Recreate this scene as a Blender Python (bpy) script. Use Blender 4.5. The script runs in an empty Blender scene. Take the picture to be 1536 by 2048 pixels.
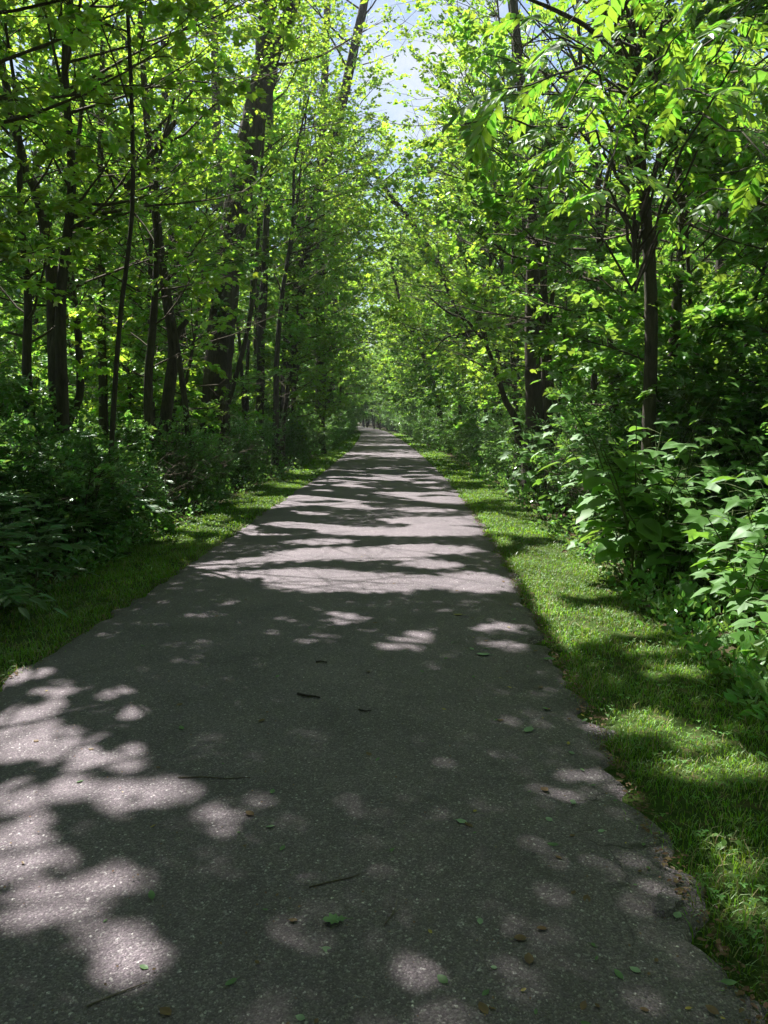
import bpy, math
import numpy as np
from math import radians as R, pi, sin, cos

scene = bpy.context.scene
C = scene.collection

# ------------------------------------------------------------------ camera, sky, sun, exposure
cam_data = bpy.data.cameras.new('camera')
cam_data.sensor_fit = 'VERTICAL'; cam_data.sensor_height = 36.0; cam_data.lens = 26.0
cam_data.clip_start = 0.05; cam_data.clip_end = 2000
cam = bpy.data.objects.new('camera', cam_data); C.objects.link(cam)
cam.location = (0, 0, 1.5); cam.rotation_euler = (R(90 - 7.1), 0, 0)
scene.camera = cam

SUN_AZ, SUN_EL = -35.0, 58.0          # azimuth from +Y, negative = towards -X
SUN = np.array([sin(R(SUN_AZ)) * cos(R(SUN_EL)), cos(R(SUN_AZ)) * cos(R(SUN_EL)), sin(R(SUN_EL))])
world = bpy.data.worlds.new('World'); scene.world = world; world.use_nodes = True
wn = world.node_tree; wn.nodes.clear()
w_out = wn.nodes.new('ShaderNodeOutputWorld'); w_bg = wn.nodes.new('ShaderNodeBackground')
w_sky = wn.nodes.new('ShaderNodeTexSky'); w_sky.sky_type = 'NISHITA'; w_sky.sun_disc = False
w_sky.sun_elevation = R(SUN_EL); w_sky.sun_rotation = R(SUN_AZ); w_sky.dust_density = 1.0
w_sky.air_density = 1.15; w_sky.ozone_density = 1.2
w_bg.inputs['Strength'].default_value = 0.055
# thin bright summer clouds over the blue
w_tc = wn.nodes.new('ShaderNodeTexCoord'); w_ns = wn.nodes.new('ShaderNodeTexNoise'); w_ns.inputs['Scale'].default_value = 3.2; w_ns.inputs['Detail'].default_value = 7
w_ns.inputs['Roughness'].default_value = .6; wn.links.new(w_tc.outputs['Generated'], w_ns.inputs['Vector'])
w_r = wn.nodes.new('ShaderNodeValToRGB'); w_r.color_ramp.elements[0].position = .5; w_r.color_ramp.elements[1].position = .64; wn.links.new(w_ns.outputs[0], w_r.inputs[0])
w_mx = wn.nodes.new('ShaderNodeMix'); w_mx.data_type = 'RGBA'; wn.links.new(w_r.outputs[0], w_mx.inputs[0]); wn.links.new(w_sky.outputs[0], w_mx.inputs[6]); w_mx.inputs[7].default_value = (5.6, 5.8, 6.3, 1)
wn.links.new(w_mx.outputs[2], w_bg.inputs[0]); wn.links.new(w_bg.outputs[0], w_out.inputs[0])
sun_data = bpy.data.lights.new('sun', 'SUN'); sun_data.energy = 5.0; sun_data.angle = R(0.53)
sun_data.color = (1.0, 0.945, 0.885)
sun = bpy.data.objects.new('sun', sun_data); C.objects.link(sun)
import mathutils
sun.rotation_euler = mathutils.Vector(SUN).to_track_quat('Z', 'Y').to_euler()

scene.view_settings.view_transform = 'Standard'
try: scene.view_settings.look = 'None'
except Exception: pass
scene.view_settings.exposure = 1.6
scene.view_settings.gamma = 1.0
scene.view_settings.use_curve_mapping = False
cy = scene.cycles if hasattr(scene, 'cycles') else None
if cy:
    cy.max_bounces = 7; cy.diffuse_bounces = 3; cy.glossy_bounces = 2
    cy.transmission_bounces = 5; cy.transparent_max_bounces = 4
    cy.caustics_reflective = False; cy.caustics_refractive = False
    cy.use_denoising = True
    try:
        cy.denoiser = 'OPENIMAGEDENOISE'; cy.denoising_input_passes = 'RGB_ALBEDO_NORMAL'; cy.denoising_prefilter = 'ACCURATE'
    except Exception: pass
    cy.sample_clamp_indirect = 6.0

# ------------------------------------------------------------------ helpers
def rng_of(seed): return np.random.default_rng(seed)
def nrm(v):
    v = np.asarray(v, float); return v / np.maximum(np.linalg.norm(v, axis=-1, keepdims=True), 1e-9)

class MB:
    """collects arrays of vertices and same-sized polygons; build() links them as one mesh object"""
    def __init__(s): s.v = []; s.f = []; s.n = 0
    def add(s, verts, faces, mat=0, smooth=False):
        verts = np.asarray(verts, np.float32).reshape(-1, 3)
        for f in faces:
            f = np.asarray(f, np.int64)
            s.f.append((f + s.n, mat, smooth))
        s.v.append(verts); s.n += len(verts)
    def tube(s, pts, rad, k=5, mat=0, cap=False, rough=0.0, rng=None, furrow=0):
        pts = np.asarray(pts, float); n = len(pts); rad = np.asarray(rad, float)
        t = np.gradient(pts, axis=0); t = nrm(t)
        ref = np.array([1.0, 0.13, 0.07]) if abs(t[0][0]) < .8 else np.array([0.1, 1.0, 0.05])
        u = nrm(np.cross(t, ref)); w = np.cross(t, u)
        a = np.linspace(0, 2 * pi, k, endpoint=False)
        rr = rad[:, None] * np.ones(k)[None]
        if furrow and rng is not None:
            ph = rng.uniform(0, 6.28, 6); hh = np.linspace(0, 1, n)[:, None]
            L = np.linalg.norm(pts[-1] - pts[0])
            wob = 1.2 * np.sin(hh * L * 2.1 + ph[0]) + .7 * np.sin(hh * L * 5.3 + ph[1] + 2 * a[None])
            rr = rr * (1 + furrow * (np.abs(np.sin(a[None] * 6.5 + wob + ph[2])) - .5) + furrow * .8 * (np.abs(np.sin(a[None] * 10.5 - wob * 1.4 + ph[3])) - .5)
                       + rng.normal(0, furrow * .35, rr.shape))
            rr[:, -1] = rr[:, -1]
        elif rough and rng is not None:
            rr = rr * (1 + rng.normal(0, rough, rr.shape))
        ring = pts[:, None] + rr[..., None] * (np.cos(a)[None, :, None] * u[:, None] + np.sin(a)[None, :, None] * w[:, None])
        i = np.arange(n - 1)[:, None] * k; j = np.arange(k)[None]; j2 = (j + 1) % k
        q = np.stack([i + j, i + j2, i + k + j2, i + k + j], -1).reshape(-1, 4)
        s.add(ring.reshape(-1, 3), [q], mat, True)
        if cap:
            s.f.append((np.arange(k)[None] + s.n - k, mat, False)); s.f.append((np.arange(k)[::-1][None] + s.n - n * k, mat, False))
    def mesh(s, name, mats):
        me = bpy.data.meshes.new(name)
        V = np.concatenate(s.v); me.vertices.add(len(V)); me.vertices.foreach_set('co', V.ravel())
        loops = np.concatenate([f.ravel() for f, _, _ in s.f]); tot = np.concatenate([np.full(len(f), f.shape[1]) for f, _, _ in s.f])
        mi = np.concatenate([np.full(len(f), m) for f, m, _ in s.f]); sm = np.concatenate([np.full(len(f), b) for f, _, b in s.f])
        me.loops.add(len(loops)); me.loops.foreach_set('vertex_index', loops.astype(np.int32))
        me.polygons.add(len(tot)); st = np.concatenate([[0], np.cumsum(tot)[:-1]])
        me.polygons.foreach_set('loop_start', st.astype(np.int32))
        try: me.polygons.foreach_set('loop_total', tot.astype(np.int32))
        except Exception: pass
        me.polygons.foreach_set('material_index', mi.astype(np.int32)); me.polygons.foreach_set('use_smooth', sm)
        for m in mats: me.materials.append(m)
        me.update(calc_edges=True)
        return me
def link(name, me, parent=None, loc=None, rot=None, scale=None):
    o = bpy.data.objects.new(name, me); C.objects.link(o)
    if parent is not None: o.parent = parent
    if loc is not None: o.location = loc
    if rot is not None: o.rotation_euler = rot
    if scale is not None: o.scale = (scale,) * 3 if np.isscalar(scale) else scale
    return o
def tag(o, label=None, cat=None, group=None, kind=None):
    if label: o['label'] = label
    if cat: o['category'] = cat
    if group: o['group'] = group
    if kind: o['kind'] = kind
    return o
def empty(name, loc=(0, 0, 0), rz=0.0, scale=1.0): return link(name, None, None, loc, (0, 0, rz), scale)

# ------------------------------------------------------------------ materials
def new_mat(name):
    m = bpy.data.materials.new(name); m.use_nodes = True; m.node_tree.nodes.clear(); return m, m.node_tree
def N(nt, t, **kw):
    n = nt.nodes.new(t)
    for k, v in kw.items():
        if k in n.inputs: n.inputs[k].default_value = v
        else: setattr(n, k, v)
    return n
def ramp(nt, stops):
    r = nt.nodes.new('ShaderNodeValToRGB'); e = r.color_ramp.elements
    while len(e) < len(stops): e.new(0.5)
    for x, (p, c) in zip(e, stops): x.position = p; x.color = (*c, 1) if len(c) == 3 else c
    return r
def leaf_mat(name, dif, tra, mix=0.42, gloss=0.06, rough=0.38, var=0.35, spots=0.0):
    m, nt = new_mat(name); L = nt.links.new
    geo = N(nt, 'ShaderNodeNewGeometry'); oi = N(nt, 'ShaderNodeObjectInfo')
    add = N(nt, 'ShaderNodeMath', operation='ADD'); L(geo.outputs['Random Per Island'], add.inputs[0])
    mul = N(nt, 'ShaderNodeMath', operation='MULTIPLY'); mul.inputs[1].default_value = 0.6
    L(oi.outputs['Random'], mul.inputs[0]); L(mul.outputs[0], add.inputs[1])
    mr = N(nt, 'ShaderNodeMapRange'); mr.inputs['From Max'].default_value = 1.6
    mr.inputs['To Min'].default_value = 1 - var; mr.inputs['To Max'].default_value = 1 + var; L(add.outputs[0], mr.inputs['Value'])
    tcx = N(nt, 'ShaderNodeTexCoord'); cl = N(nt, 'ShaderNodeTexNoise'); cl.inputs['Scale'].default_value = .9; cl.inputs['Detail'].default_value = 2; L(tcx.outputs['Object'], cl.inputs['Vector'])
    cr = N(nt, 'ShaderNodeMapRange'); cr.inputs['From Min'].default_value = .32; cr.inputs['From Max'].default_value = .68; cr.inputs['To Min'].default_value = .66; cr.inputs['To Max'].default_value = 1.34; L(cl.outputs[0], cr.inputs['Value'])
    vm = N(nt, 'ShaderNodeMath', operation='MULTIPLY'); L(mr.outputs[0], vm.inputs[0]); L(cr.outputs[0], vm.inputs[1])
    hr = N(nt, 'ShaderNodeMapRange'); hr.inputs['To Min'].default_value = .474; hr.inputs['To Max'].default_value = .522
    L(geo.outputs['Random Per Island'], hr.inputs['Value'])
    def col(c):
        h = N(nt, 'ShaderNodeHueSaturation'); h.inputs['Color'].default_value = (*c, 1)
        L(hr.outputs[0], h.inputs['Hue']); L(vm.outputs[0], h.inputs['Value']); return h
    d = N(nt, 'ShaderNodeBsdfDiffuse'); t = N(nt, 'ShaderNodeBsdfTranslucent'); g = N(nt, 'ShaderNodeBsdfGlossy')
    g.inputs['Roughness'].default_value = rough; g.inputs['Color'].default_value = (.9, 1, .95, 1)
    L(col(dif).outputs[0], d.inputs['Color']); L(col(tra).outputs[0], t.inputs['Color'])
    a = N(nt, 'ShaderNodeMixShader'); a.inputs[0].default_value = mix; L(d.outputs[0], a.inputs[1]); L(t.outputs[0], a.inputs[2])
    b = N(nt, 'ShaderNodeMixShader'); fr = N(nt, 'ShaderNodeFresnel'); fr.inputs[0].default_value = 1.38
    ml = N(nt, 'ShaderNodeMath', operation='MULTIPLY_ADD'); ml.inputs[1].default_value = 0.45 * gloss / .1; ml.inputs[2].default_value = gloss * .12; ml.use_clamp = True
    L(fr.outputs[0], ml.inputs[0]); L(ml.outputs[0], b.inputs[0]); L(a.outputs[0], b.inputs[1]); L(g.outputs[0], b.inputs[2])
    o = N(nt, 'ShaderNodeOutputMaterial'); L(b.outputs[0], o.inputs[0]); return m
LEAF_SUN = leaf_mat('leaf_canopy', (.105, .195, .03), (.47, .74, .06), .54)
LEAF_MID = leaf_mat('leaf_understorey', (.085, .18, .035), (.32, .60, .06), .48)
LEAF_DARK = leaf_mat('leaf_shrub', (.095, .20, .06), (.28, .56, .08), .42, gloss=.09)
LEAF_FERN = leaf_mat('leaf_compound', (.10, .21, .075), (.26, .50, .08), .38, gloss=.10)
LEAF_WALNUT = leaf_mat('leaf_walnut', (.10, .21, .03), (.34, .68, .05), .55, gloss=.05, var=.2)
LEAF_BROAD = leaf_mat('leaf_broad', (.10, .22, .05), (.30, .60, .06), .42, gloss=.06, rough=.45, var=.25)
GRASS = leaf_mat('grass_blade', (.09, .19, .02), (.26, .46, .03), .4, gloss=.02, rough=.6, var=.45)
GRASS_DRY = leaf_mat('dry_blade', (.28, .24, .12), (.3, .26, .12), .3, gloss=.02)
LEAF_YELLOW = leaf_mat('fallen_yellow', (.42, .33, .09), (.3, .25, .06), .25)
LEAF_BROWN = leaf_mat('fallen_brown', (.16, .10, .06), (.1, .06, .03), .15)
LEAF_GREENF = leaf_mat('fallen_green', (.13, .22, .10), (.12, .2, .06), .2)
LEAF_PALEF = leaf_mat('fallen_pale', (.26, .36, .24), (.12, .2, .06), .15)

def bark_mat(name, c1, c2, moss=0.3, scale=1.0):
    m, nt = new_mat(name); L = nt.links.new
    tc = N(nt, 'ShaderNodeTexCoord'); mp = N(nt, 'ShaderNodeMapping'); mp.inputs['Scale'].default_value = (14 * scale, 14 * scale, 2.6 * scale)
    L(tc.outputs['Object'], mp.inputs[0])
    n1 = N(nt, 'ShaderNodeTexNoise'); n1.inputs['Scale'].default_value = 2.2; n1.inputs['Detail'].default_value = 7; n1.inputs['Roughness'].default_value = .7
    L(mp.outputs[0], n1.inputs['Vector'])
    n2 = N(nt, 'ShaderNodeTexNoise'); n2.inputs['Scale'].default_value = 1.3; n2.inputs['Detail'].default_value = 4; L(tc.outputs['Object'], n2.inputs['Vector'])
    r = ramp(nt, [(.3, c1), (.7, c2)]); L(n1.outputs[0], r.inputs[0])
    rm = ramp(nt, [(.5, (0, 0, 0)), (.68, (moss, moss, moss))]); L(n2.outputs[0], rm.inputs[0])
    mx = N(nt, 'ShaderNodeMix', data_type='RGBA'); L(rm.outputs[0], mx.inputs[0]); L(r.outputs[0], mx.inputs[6]); mx.inputs[7].default_value = (.09, .11, .035, 1)
    b = N(nt, 'ShaderNodeBump'); b.inputs['Distance'].default_value = .02; b.inputs['Strength'].default_value = .9; L(n1.outputs[0], b.inputs['Height'])
    p = N(nt, 'ShaderNodeBsdfPrincipled'); p.inputs['Roughness'].default_value = .95; L(mx.outputs[2], p.inputs['Base Color']); L(b.outputs[0], p.inputs['Normal'])
    o = N(nt, 'ShaderNodeOutputMaterial'); L(p.outputs[0], o.inputs[0]); return m
BARK = bark_mat('bark', (.016, .013, .011), (.095, .078, .062), .35)
BARK_PALE = bark_mat('bark_pale', (.07, .058, .045), (.22, .19, .155), .2)
TWIG = bark_mat('twig', (.05, .04, .028), (.11, .09, .06), .1)
STEM = bark_mat('green_stem', (.06, .09, .03), (.12, .16, .05), .1)

# asphalt: rolled chippings, cracks by the crumbling right-hand edge
def asphalt():
    m, nt = new_mat('asphalt'); L = nt.links.new
    tc = N(nt, 'ShaderNodeTexCoord')
    v = N(nt, 'ShaderNodeTexVoronoi'); v.inputs['Scale'].default_value = 135; L(tc.outputs['Object'], v.inputs['Vector'])
    v2 = N(nt, 'ShaderNodeTexVoronoi'); v2.inputs['Scale'].default_value = 240; L(tc.outputs['Object'], v2.inputs['Vector'])
    sp = N(nt, 'ShaderNodeSeparateColor'); L(v.outputs['Color'], sp.inputs[0])
    r = ramp(nt, [(0, (.108, .089, .106)), (.55, (.138, .115, .134)), (.92, (.166, .147, .160)), (.98, (.25, .235, .245)), (1, (.40, .38, .39))]); L(sp.outputs[0], r.inputs[0])
    sp2 = N(nt, 'ShaderNodeSeparateColor'); L(v2.outputs['Color'], sp2.inputs[0])
    r2 = ramp(nt, [(0, (.6, .6, .6)), (.9, (1.05, 1.05, 1.05)), (1, (1.9, 1.9, 1.85))]); L(sp2.outputs[1], r2.inputs[0])
    mu = N(nt, 'ShaderNodeMix', data_type='RGBA', blend_type='MULTIPLY'); mu.inputs[0].default_value = 1; L(r.outputs[0], mu.inputs[6]); L(r2.outputs[0], mu.inputs[7])
    n = N(nt, 'ShaderNodeTexNoise'); n.inputs['Scale'].default_value = 1.6; n.inputs['Detail'].default_value = 6; n.inputs['Roughness'].default_value = .65; L(tc.outputs['Object'], n.inputs['Vector'])
    r3 = ramp(nt, [(.28, (.70, .70, .71)), (.48, (.98, .98, .98)), (.72, (1.2, 1.18, 1.17))]); L(n.outputs[0], r3.inputs[0])
    mu2 = N(nt, 'ShaderNodeMix', data_type='RGBA', blend_type='MULTIPLY'); mu2.inputs[0].default_value = 1; L(mu.outputs[2], mu2.inputs[6]); L(r3.outputs[0], mu2.inputs[7])
    # cracks: edges of very large warped cells, kept to a strip near the right-hand edge
    nw = N(nt, 'ShaderNodeTexNoise'); nw.inputs['Scale'].default_value = 5; nw.inputs['Detail'].default_value = 6; L(tc.outputs['Object'], nw.inputs['Vector'])
    va = N(nt, 'ShaderNodeVectorMath', operation='MULTIPLY_ADD'); L(nw.outputs['Color'], va.inputs[0]); va.inputs[1].default_value = (.35, .35, 0); L(tc.outputs['Object'], va.inputs[2])
    vc = N(nt, 'ShaderNodeTexVoronoi', feature='DISTANCE_TO_EDGE'); vc.inputs['Scale'].default_value = .9; L(va.outputs[0], vc.inputs['Vector'])
    rc = ramp(nt, [(0, (.8, .8, .8)), (.005, (0, 0, 0))]); L(vc.outputs['Distance'], rc.inputs[0])
    sx = N(nt, 'ShaderNodeSeparateXYZ'); L(tc.outputs['Object'], sx.inputs[0])
    mr = N(nt, 'ShaderNodeMapRange'); mr.inputs['From Min'].default_value = .62; mr.inputs['From Max'].default_value = .8; L(sx.outputs[0], mr.inputs['Value'])
    mk = N(nt, 'ShaderNodeMath', operation='MULTIPLY'); L(rc.outputs[0], mk.inputs[0]); L(mr.outputs[0], mk.inputs[1])
    mx = N(nt, 'ShaderNodeMix', data_type='RGBA'); L(mk.outputs[0], mx.inputs[0]); L(mu2.outputs[2], mx.inputs[6]); mx.inputs[7].default_value = (.02, .018, .016, 1)
    h = N(nt, 'ShaderNodeMath', operation='MULTIPLY_ADD'); L(v.outputs['Distance'], h.inputs[0]); h.inputs[1].default_value = -1; 
    nb = N(nt, 'ShaderNodeTexNoise'); nb.inputs['Scale'].default_value = 60; nb.inputs['Detail'].default_value = 4; L(tc.outputs['Object'], nb.inputs['Vector']); L(nb.outputs[0], h.inputs[2])
    h2 = N(nt, 'ShaderNodeMath', operation='SUBTRACT'); L(h.outputs[0], h2.inputs[0]); L(mk.outputs[0], h2.inputs[1])
    b = N(nt, 'ShaderNodeBump'); b.inputs['Distance'].default_value = .006; b.inputs['Strength'].default_value = .75; L(h2.outputs[0], b.inputs['Height'])
    p = N(nt, 'ShaderNodeBsdfPrincipled'); p.inputs['Roughness'].default_value = .78; p.inputs['Specular IOR Level'].default_value = .4
    L(mx.outputs[2], p.inputs['Base Color']); L(b.outputs[0], p.inputs['Normal'])
    o = N(nt, 'ShaderNodeOutputMaterial'); L(p.outputs[0], o.inputs[0]); return m
def soil(name, stops, sc=9):
    m, nt = new_mat(name); L = nt.links.new
    tc = N(nt, 'ShaderNodeTexCoord'); n = N(nt, 'ShaderNodeTexNoise'); n.inputs['Scale'].default_value = sc; n.inputs['Detail'].default_value = 9; n.inputs['Roughness'].default_value = .72
    L(tc.outputs['Object'], n.inputs['Vector']); r = ramp(nt, stops); L(n.outputs[0], r.inputs[0])
    b = N(nt, 'ShaderNodeBump'); b.inputs['Distance'].default_value = .05; L(n.outputs[0], b.inputs['Height'])
    p = N(nt, 'ShaderNodeBsdfPrincipled'); p.inputs['Roughness'].default_value = 1; p.inputs['Specular IOR Level'].default_value = .1
    L(r.outputs[0], p.inputs['Base Color']); L(b.outputs[0], p.inputs['Normal'])
    o = N(nt, 'ShaderNodeOutputMaterial'); L(p.outputs[0], o.inputs[0]); return m
ASPHALT = asphalt()
SOIL = soil('forest_soil', [(.3, (.035, .026, .018)), (.5, (.08, .06, .038)), (.6, (.05, .065, .022)), (.75, (.13, .10, .06))])
TURF = soil('turf', [(.3, (.03, .05, .012)), (.5, (.05, .09, .02)), (.62, (.10, .09, .045)), (.75, (.07, .12, .025))], 14)

# ------------------------------------------------------------------ the lie of the path
_Y = np.array([-6, 1.7, 4.1, 6.4, 8.8, 13.9, 20, 37, 56, 89, 130, 180, 240.])
_L = np.array([-2.3, -2.27, -2.2, -2.1, -2.04, -1.93, -1.80, -1.72, -2.0, -2.75, -4.7, -9.7, -20])
_R = np.array([.82, .95, 1.10, 1.23, 1.34, 1.52, 1.64, 1.64, 1.40, .65, -1.3, -6.2, -16])
_yy = np.concatenate([np.arange(-6, 60, .25), np.arange(60, 241, 2.0)])
def _smooth(a):
    for _ in range(12): a = np.concatenate([[a[0]], (a[:-2] + 2 * a[1:-1] + a[2:]) / 4, [a[-1]]])
    return a
_Ls, _Rs = _smooth(np.interp(_yy, _Y, _L)), _smooth(np.interp(_yy, _Y, _R))
def left(y): return np.interp(y, _yy, _Ls)
def right(y): return np.interp(y, _yy, _Rs)
def hash_noise(x, y, s=0):
    return (np.sin(x * 1.7 + 2.1 * np.sin(y * .9 + s) + s) + np.sin(y * 2.3 + 1.7 * np.sin(x * 1.3 + s * 2) + s * 3) + np.sin((x + y) * 3.7 + s * 5) * .6) / 2.6
def ground_z(x, y):
    d = np.maximum(left(y) - x, x - right(y))
    t = np.clip((d + .12) / .35, 0, 1); far = np.clip((d - .8) / 3, 0, 1)
    return -.035 + .03 * t * t * (3 - 2 * t) + far * (.05 + .06 * hash_noise(x * .8, y * .8, 1))

# sun patches on the path and verges: gaps of the canopy, as ground ellipses (x, y, rx, ry) in metres
LIT = np.array([(-1.81,3.58,0.18,0.19),(-1.8,3.95,0.12,0.11),(-1.47,3.93,0.09,0.07),(-1.34,3.66,0.08,0.05),(-1.73,3.32,0.23,0.21),(-1.45,3.21,0.17,0.13),(-1.23,3.08,0.15,0.11),(-1.45,2.78,0.15,0.11),(-1.25,2.84,0.1,0.06),(-0.96,2.82,0.15,0.1),(-0.61,2.63,0.08,0.09),(-0.34,2.65,0.05,0.03),(-0.45,2.76,0.06,0.03),(-0.09,2.82,0.02,0.03),(-0.06,2.54,0.05,0.03),(-1.31,2.47,0.12,0.16),(-1.2,2.31,0.1,0.11),(-1.06,2.12,0.13,0.11),(-0.94,2.09,0.14,0.1),(-0.9,2.19,0.1,0.13),(-0.79,2.0,0.07,0.07),(-0.71,1.87,0.07,0.08),(-0.73,1.78,0.05,0.04),(-0.57,2.28,0.06,0.05),(-0.26,1.69,0.06,0.03),(-0.14,1.71,0.05,0.04),(-0.29,2.27,0.01,0.02),(-0.13,2.04,0.04,0.03),(0.35,2.46,0.07,0.06),(0.86,2.99,0.04,0.04),(0.94,2.93,0.03,0.03),(0.64,2.84,0.02,0.02),(0.98,2.4,0.03,0.02),(0.08,1.85,0.03,0.02),(-0.39,3.34,0.05,0.04),(-2.12,4.27,0.12,0.11),(-0.22,6.7,0.92,0.42),(0.85,6.77,0.37,0.47),(-0.82,7.09,0.58,0.28),(0.48,7.58,0.31,0.24),(-0.38,8.17,0.95,0.43),(0.48,8.48,0.64,0.33),(-1.66,7.58,0.39,0.19),(-1.45,7.08,0.29,0.16),(-1.12,7.86,0.49,0.17),(-0.33,5.45,0.12,0.17),(-0.78,5.4,0.07,0.08),(-0.44,4.93,0.14,0.09),(-0.1,5.05,0.05,0.07),(0.11,4.8,0.17,0.09),(0.25,4.99,0.09,0.12),(0.84,5.24,0.19,0.1),(0.81,4.8,0.17,0.09),(0.44,4.41,0.04,0.03),(-0.77,5.05,0.08,0.06),(0.21,9.83,1.14,0.4),(0.97,10.8,0.59,0.37),(-0.79,9.01,0.43,0.22),(1.25,13.91,0.57,0.7),(0.69,12.32,0.5,0.35),(-1.44,14.36,0.58,0.66),(-2.69,9.2,0.28,0.27),(-2.53,10.05,0.27,0.28),(1.94,10.09,0.48,0.65),(2.04,8.48,0.35,0.27),(1.71,6.88,0.42,0.49),(2.05,6.45,0.18,0.27),(1.6,5.59,0.35,0.21),(1.84,5.18,0.22,0.13),(1.28,3.54,0.17,0.14),(1.49,3.33,0.14,0.1),(1.58,3.08,0.11,0.09),(1.34,3.03,0.11,0.09),(1.18,2.35,0.08,0.1),(1.13,2.09,0.06,0.07),(1.75,4.71,0.2,0.06),(1.76,4.32,0.15,0.09),(2.5,11.0,0.8,0.9),(2.6,9.3,0.4,0.5),(2.5,7.6,0.35,0.4)])
MARG = np.where(LIT[:, 2] < .085, .012, .032)[None]
def lit_amount(gx, gy, z=None):
    """True where the canopy leaves a gap towards the sun"""
    out = np.zeros(len(gx), bool)
    near = (gy > 1.2) & (gy < 16) & (gx > -3.4) & (gx < 3.7)
    idx = np.nonzero(near)[0]
    if len(idx):
        X = gx[idx][:, None]; Yv = gy[idx][:, None]; wx = .035 * np.sin(Yv * 31 + 2 * np.sin(X * 17)) + .03 * np.sin(X * 43 + Yv * 11); wy = .035 * np.sin(X * 29 + 2 * np.sin(Yv * 23 + 1)) + .03 * np.sin(Yv * 47 - X * 13)
        X = X + wx; Yv = Yv + wy
        d = ((X - LIT[None, :, 0]) / (LIT[None, :, 2] * .98 + MARG)) ** 2 + ((Yv - LIT[None, :, 1]) / (LIT[None, :, 3] * .98 + MARG)) ** 2
        out[idx] = d.min(1) < 1
    w = (gx > left(gy) - 1.3) & (gx < right(gy) + 1.3) & (gy > 9.5) & (gy < 130)
    n = np.sin(gy * 2.2 / (1 + gy * .012) + 1.4 * np.sin(gx * .9 + gy * .21)) + .8 * np.sin(gy * 4.9 + 1.9 * np.sin(gx * 1.7 + 1) + 2) + .75 * np.sin(gx * 4.1 + gy * 1.7 + np.sin(gy * 3.1)) + .5 * np.sin(gx * 8.3 - gy * 2.9 + 2 * np.sin(gx * 3.3)) * np.sin(gy * 6.1 + gx)
    out |= (gx > right(gy) + .05) & (gx < right(gy) + 1.2) & (gy > 4.6) & (gy < 16) & (n > -.35)
    out |= (gx < left(gy) - .05) & (gx > left(gy) - 1.2) & (gy > 8.5) & (gy < 30) & (n > -.15)
    out |= w & (n > .42 - np.clip((gy - 14) / 40, 0, .62))
    if z is not None:                                 # the woods beside the path: openings between the higher crowns only
        o = ((gx < left(gy) - 1.0) | (gx > right(gy) + 1.0)) & (gy > -6) & (gy < 60)
        m = np.sin(gx * 1.9 + 1.6 * np.sin(gy * 1.3 + .5)) + np.sin(gy * 2.1 + 1.5 * np.sin(gx * 1.1 + 2)) + .7 * np.sin(gx * 4.3 + gy * 3.1) * np.sin(gy * 3.7 - gx)
        out |= o & (z > 2.7 + .5 * m) & (m > np.where((gx > 1.6) & (gy < 5.5), -.7, np.where((gx > 0) & (gy < 11), -.25, .12)))
    return out
def shadow_hit(p):
    k = p[:, 2] / SUN[2]
    return p[:, 0] - k * SUN[0], p[:, 1] - k * SUN[1]

# ------------------------------------------------------------------ ground sheet, asphalt path
def build_ground():
    mb = MB()
    xs = np.unique(np.concatenate([np.linspace(-300, -12, 25), np.linspace(-12, -3.4, 36), np.linspace(-3.4, 3.4, 70), np.linspace(3.4, 12, 36), np.linspace(12, 300, 25)]))
    ys = np.unique(np.concatenate([np.linspace(-40, 0, 12), np.linspace(0, 20, 90), np.linspace(20, 70, 60), np.linspace(70, 700, 60)]))
    X, Y = np.meshgrid(xs, ys); Z = ground_z(X, Y)
    n, m = X.shape; i = np.arange(n - 1)[:, None] * m; j = np.arange(m - 1)[None]
    q = np.stack([i + j, i + j + 1, i + m + j + 1, i + m + j], -1).reshape(-1, 4)
    xc = (X[:-1, :-1] + X[1:, 1:]) / 2; yc = (Y[:-1, :-1] + Y[1:, 1:]) / 2
    turf = ((xc > left(yc) - .95 + .12 * hash_noise(xc * 3, yc * 3)) & (xc < right(yc) + 1.0 + .12 * hash_noise(xc * 3, yc * 3))).ravel()
    mb.add(np.stack([X, Y, Z], -1), [q[~turf]], 0, True); mb.add(np.zeros((0, 3)), [q[turf] - mb.n], 1, True)
    tag(link('forest_ground', mb.mesh('forest_ground', [SOIL, TURF])), kind='structure')
build_ground()
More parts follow.
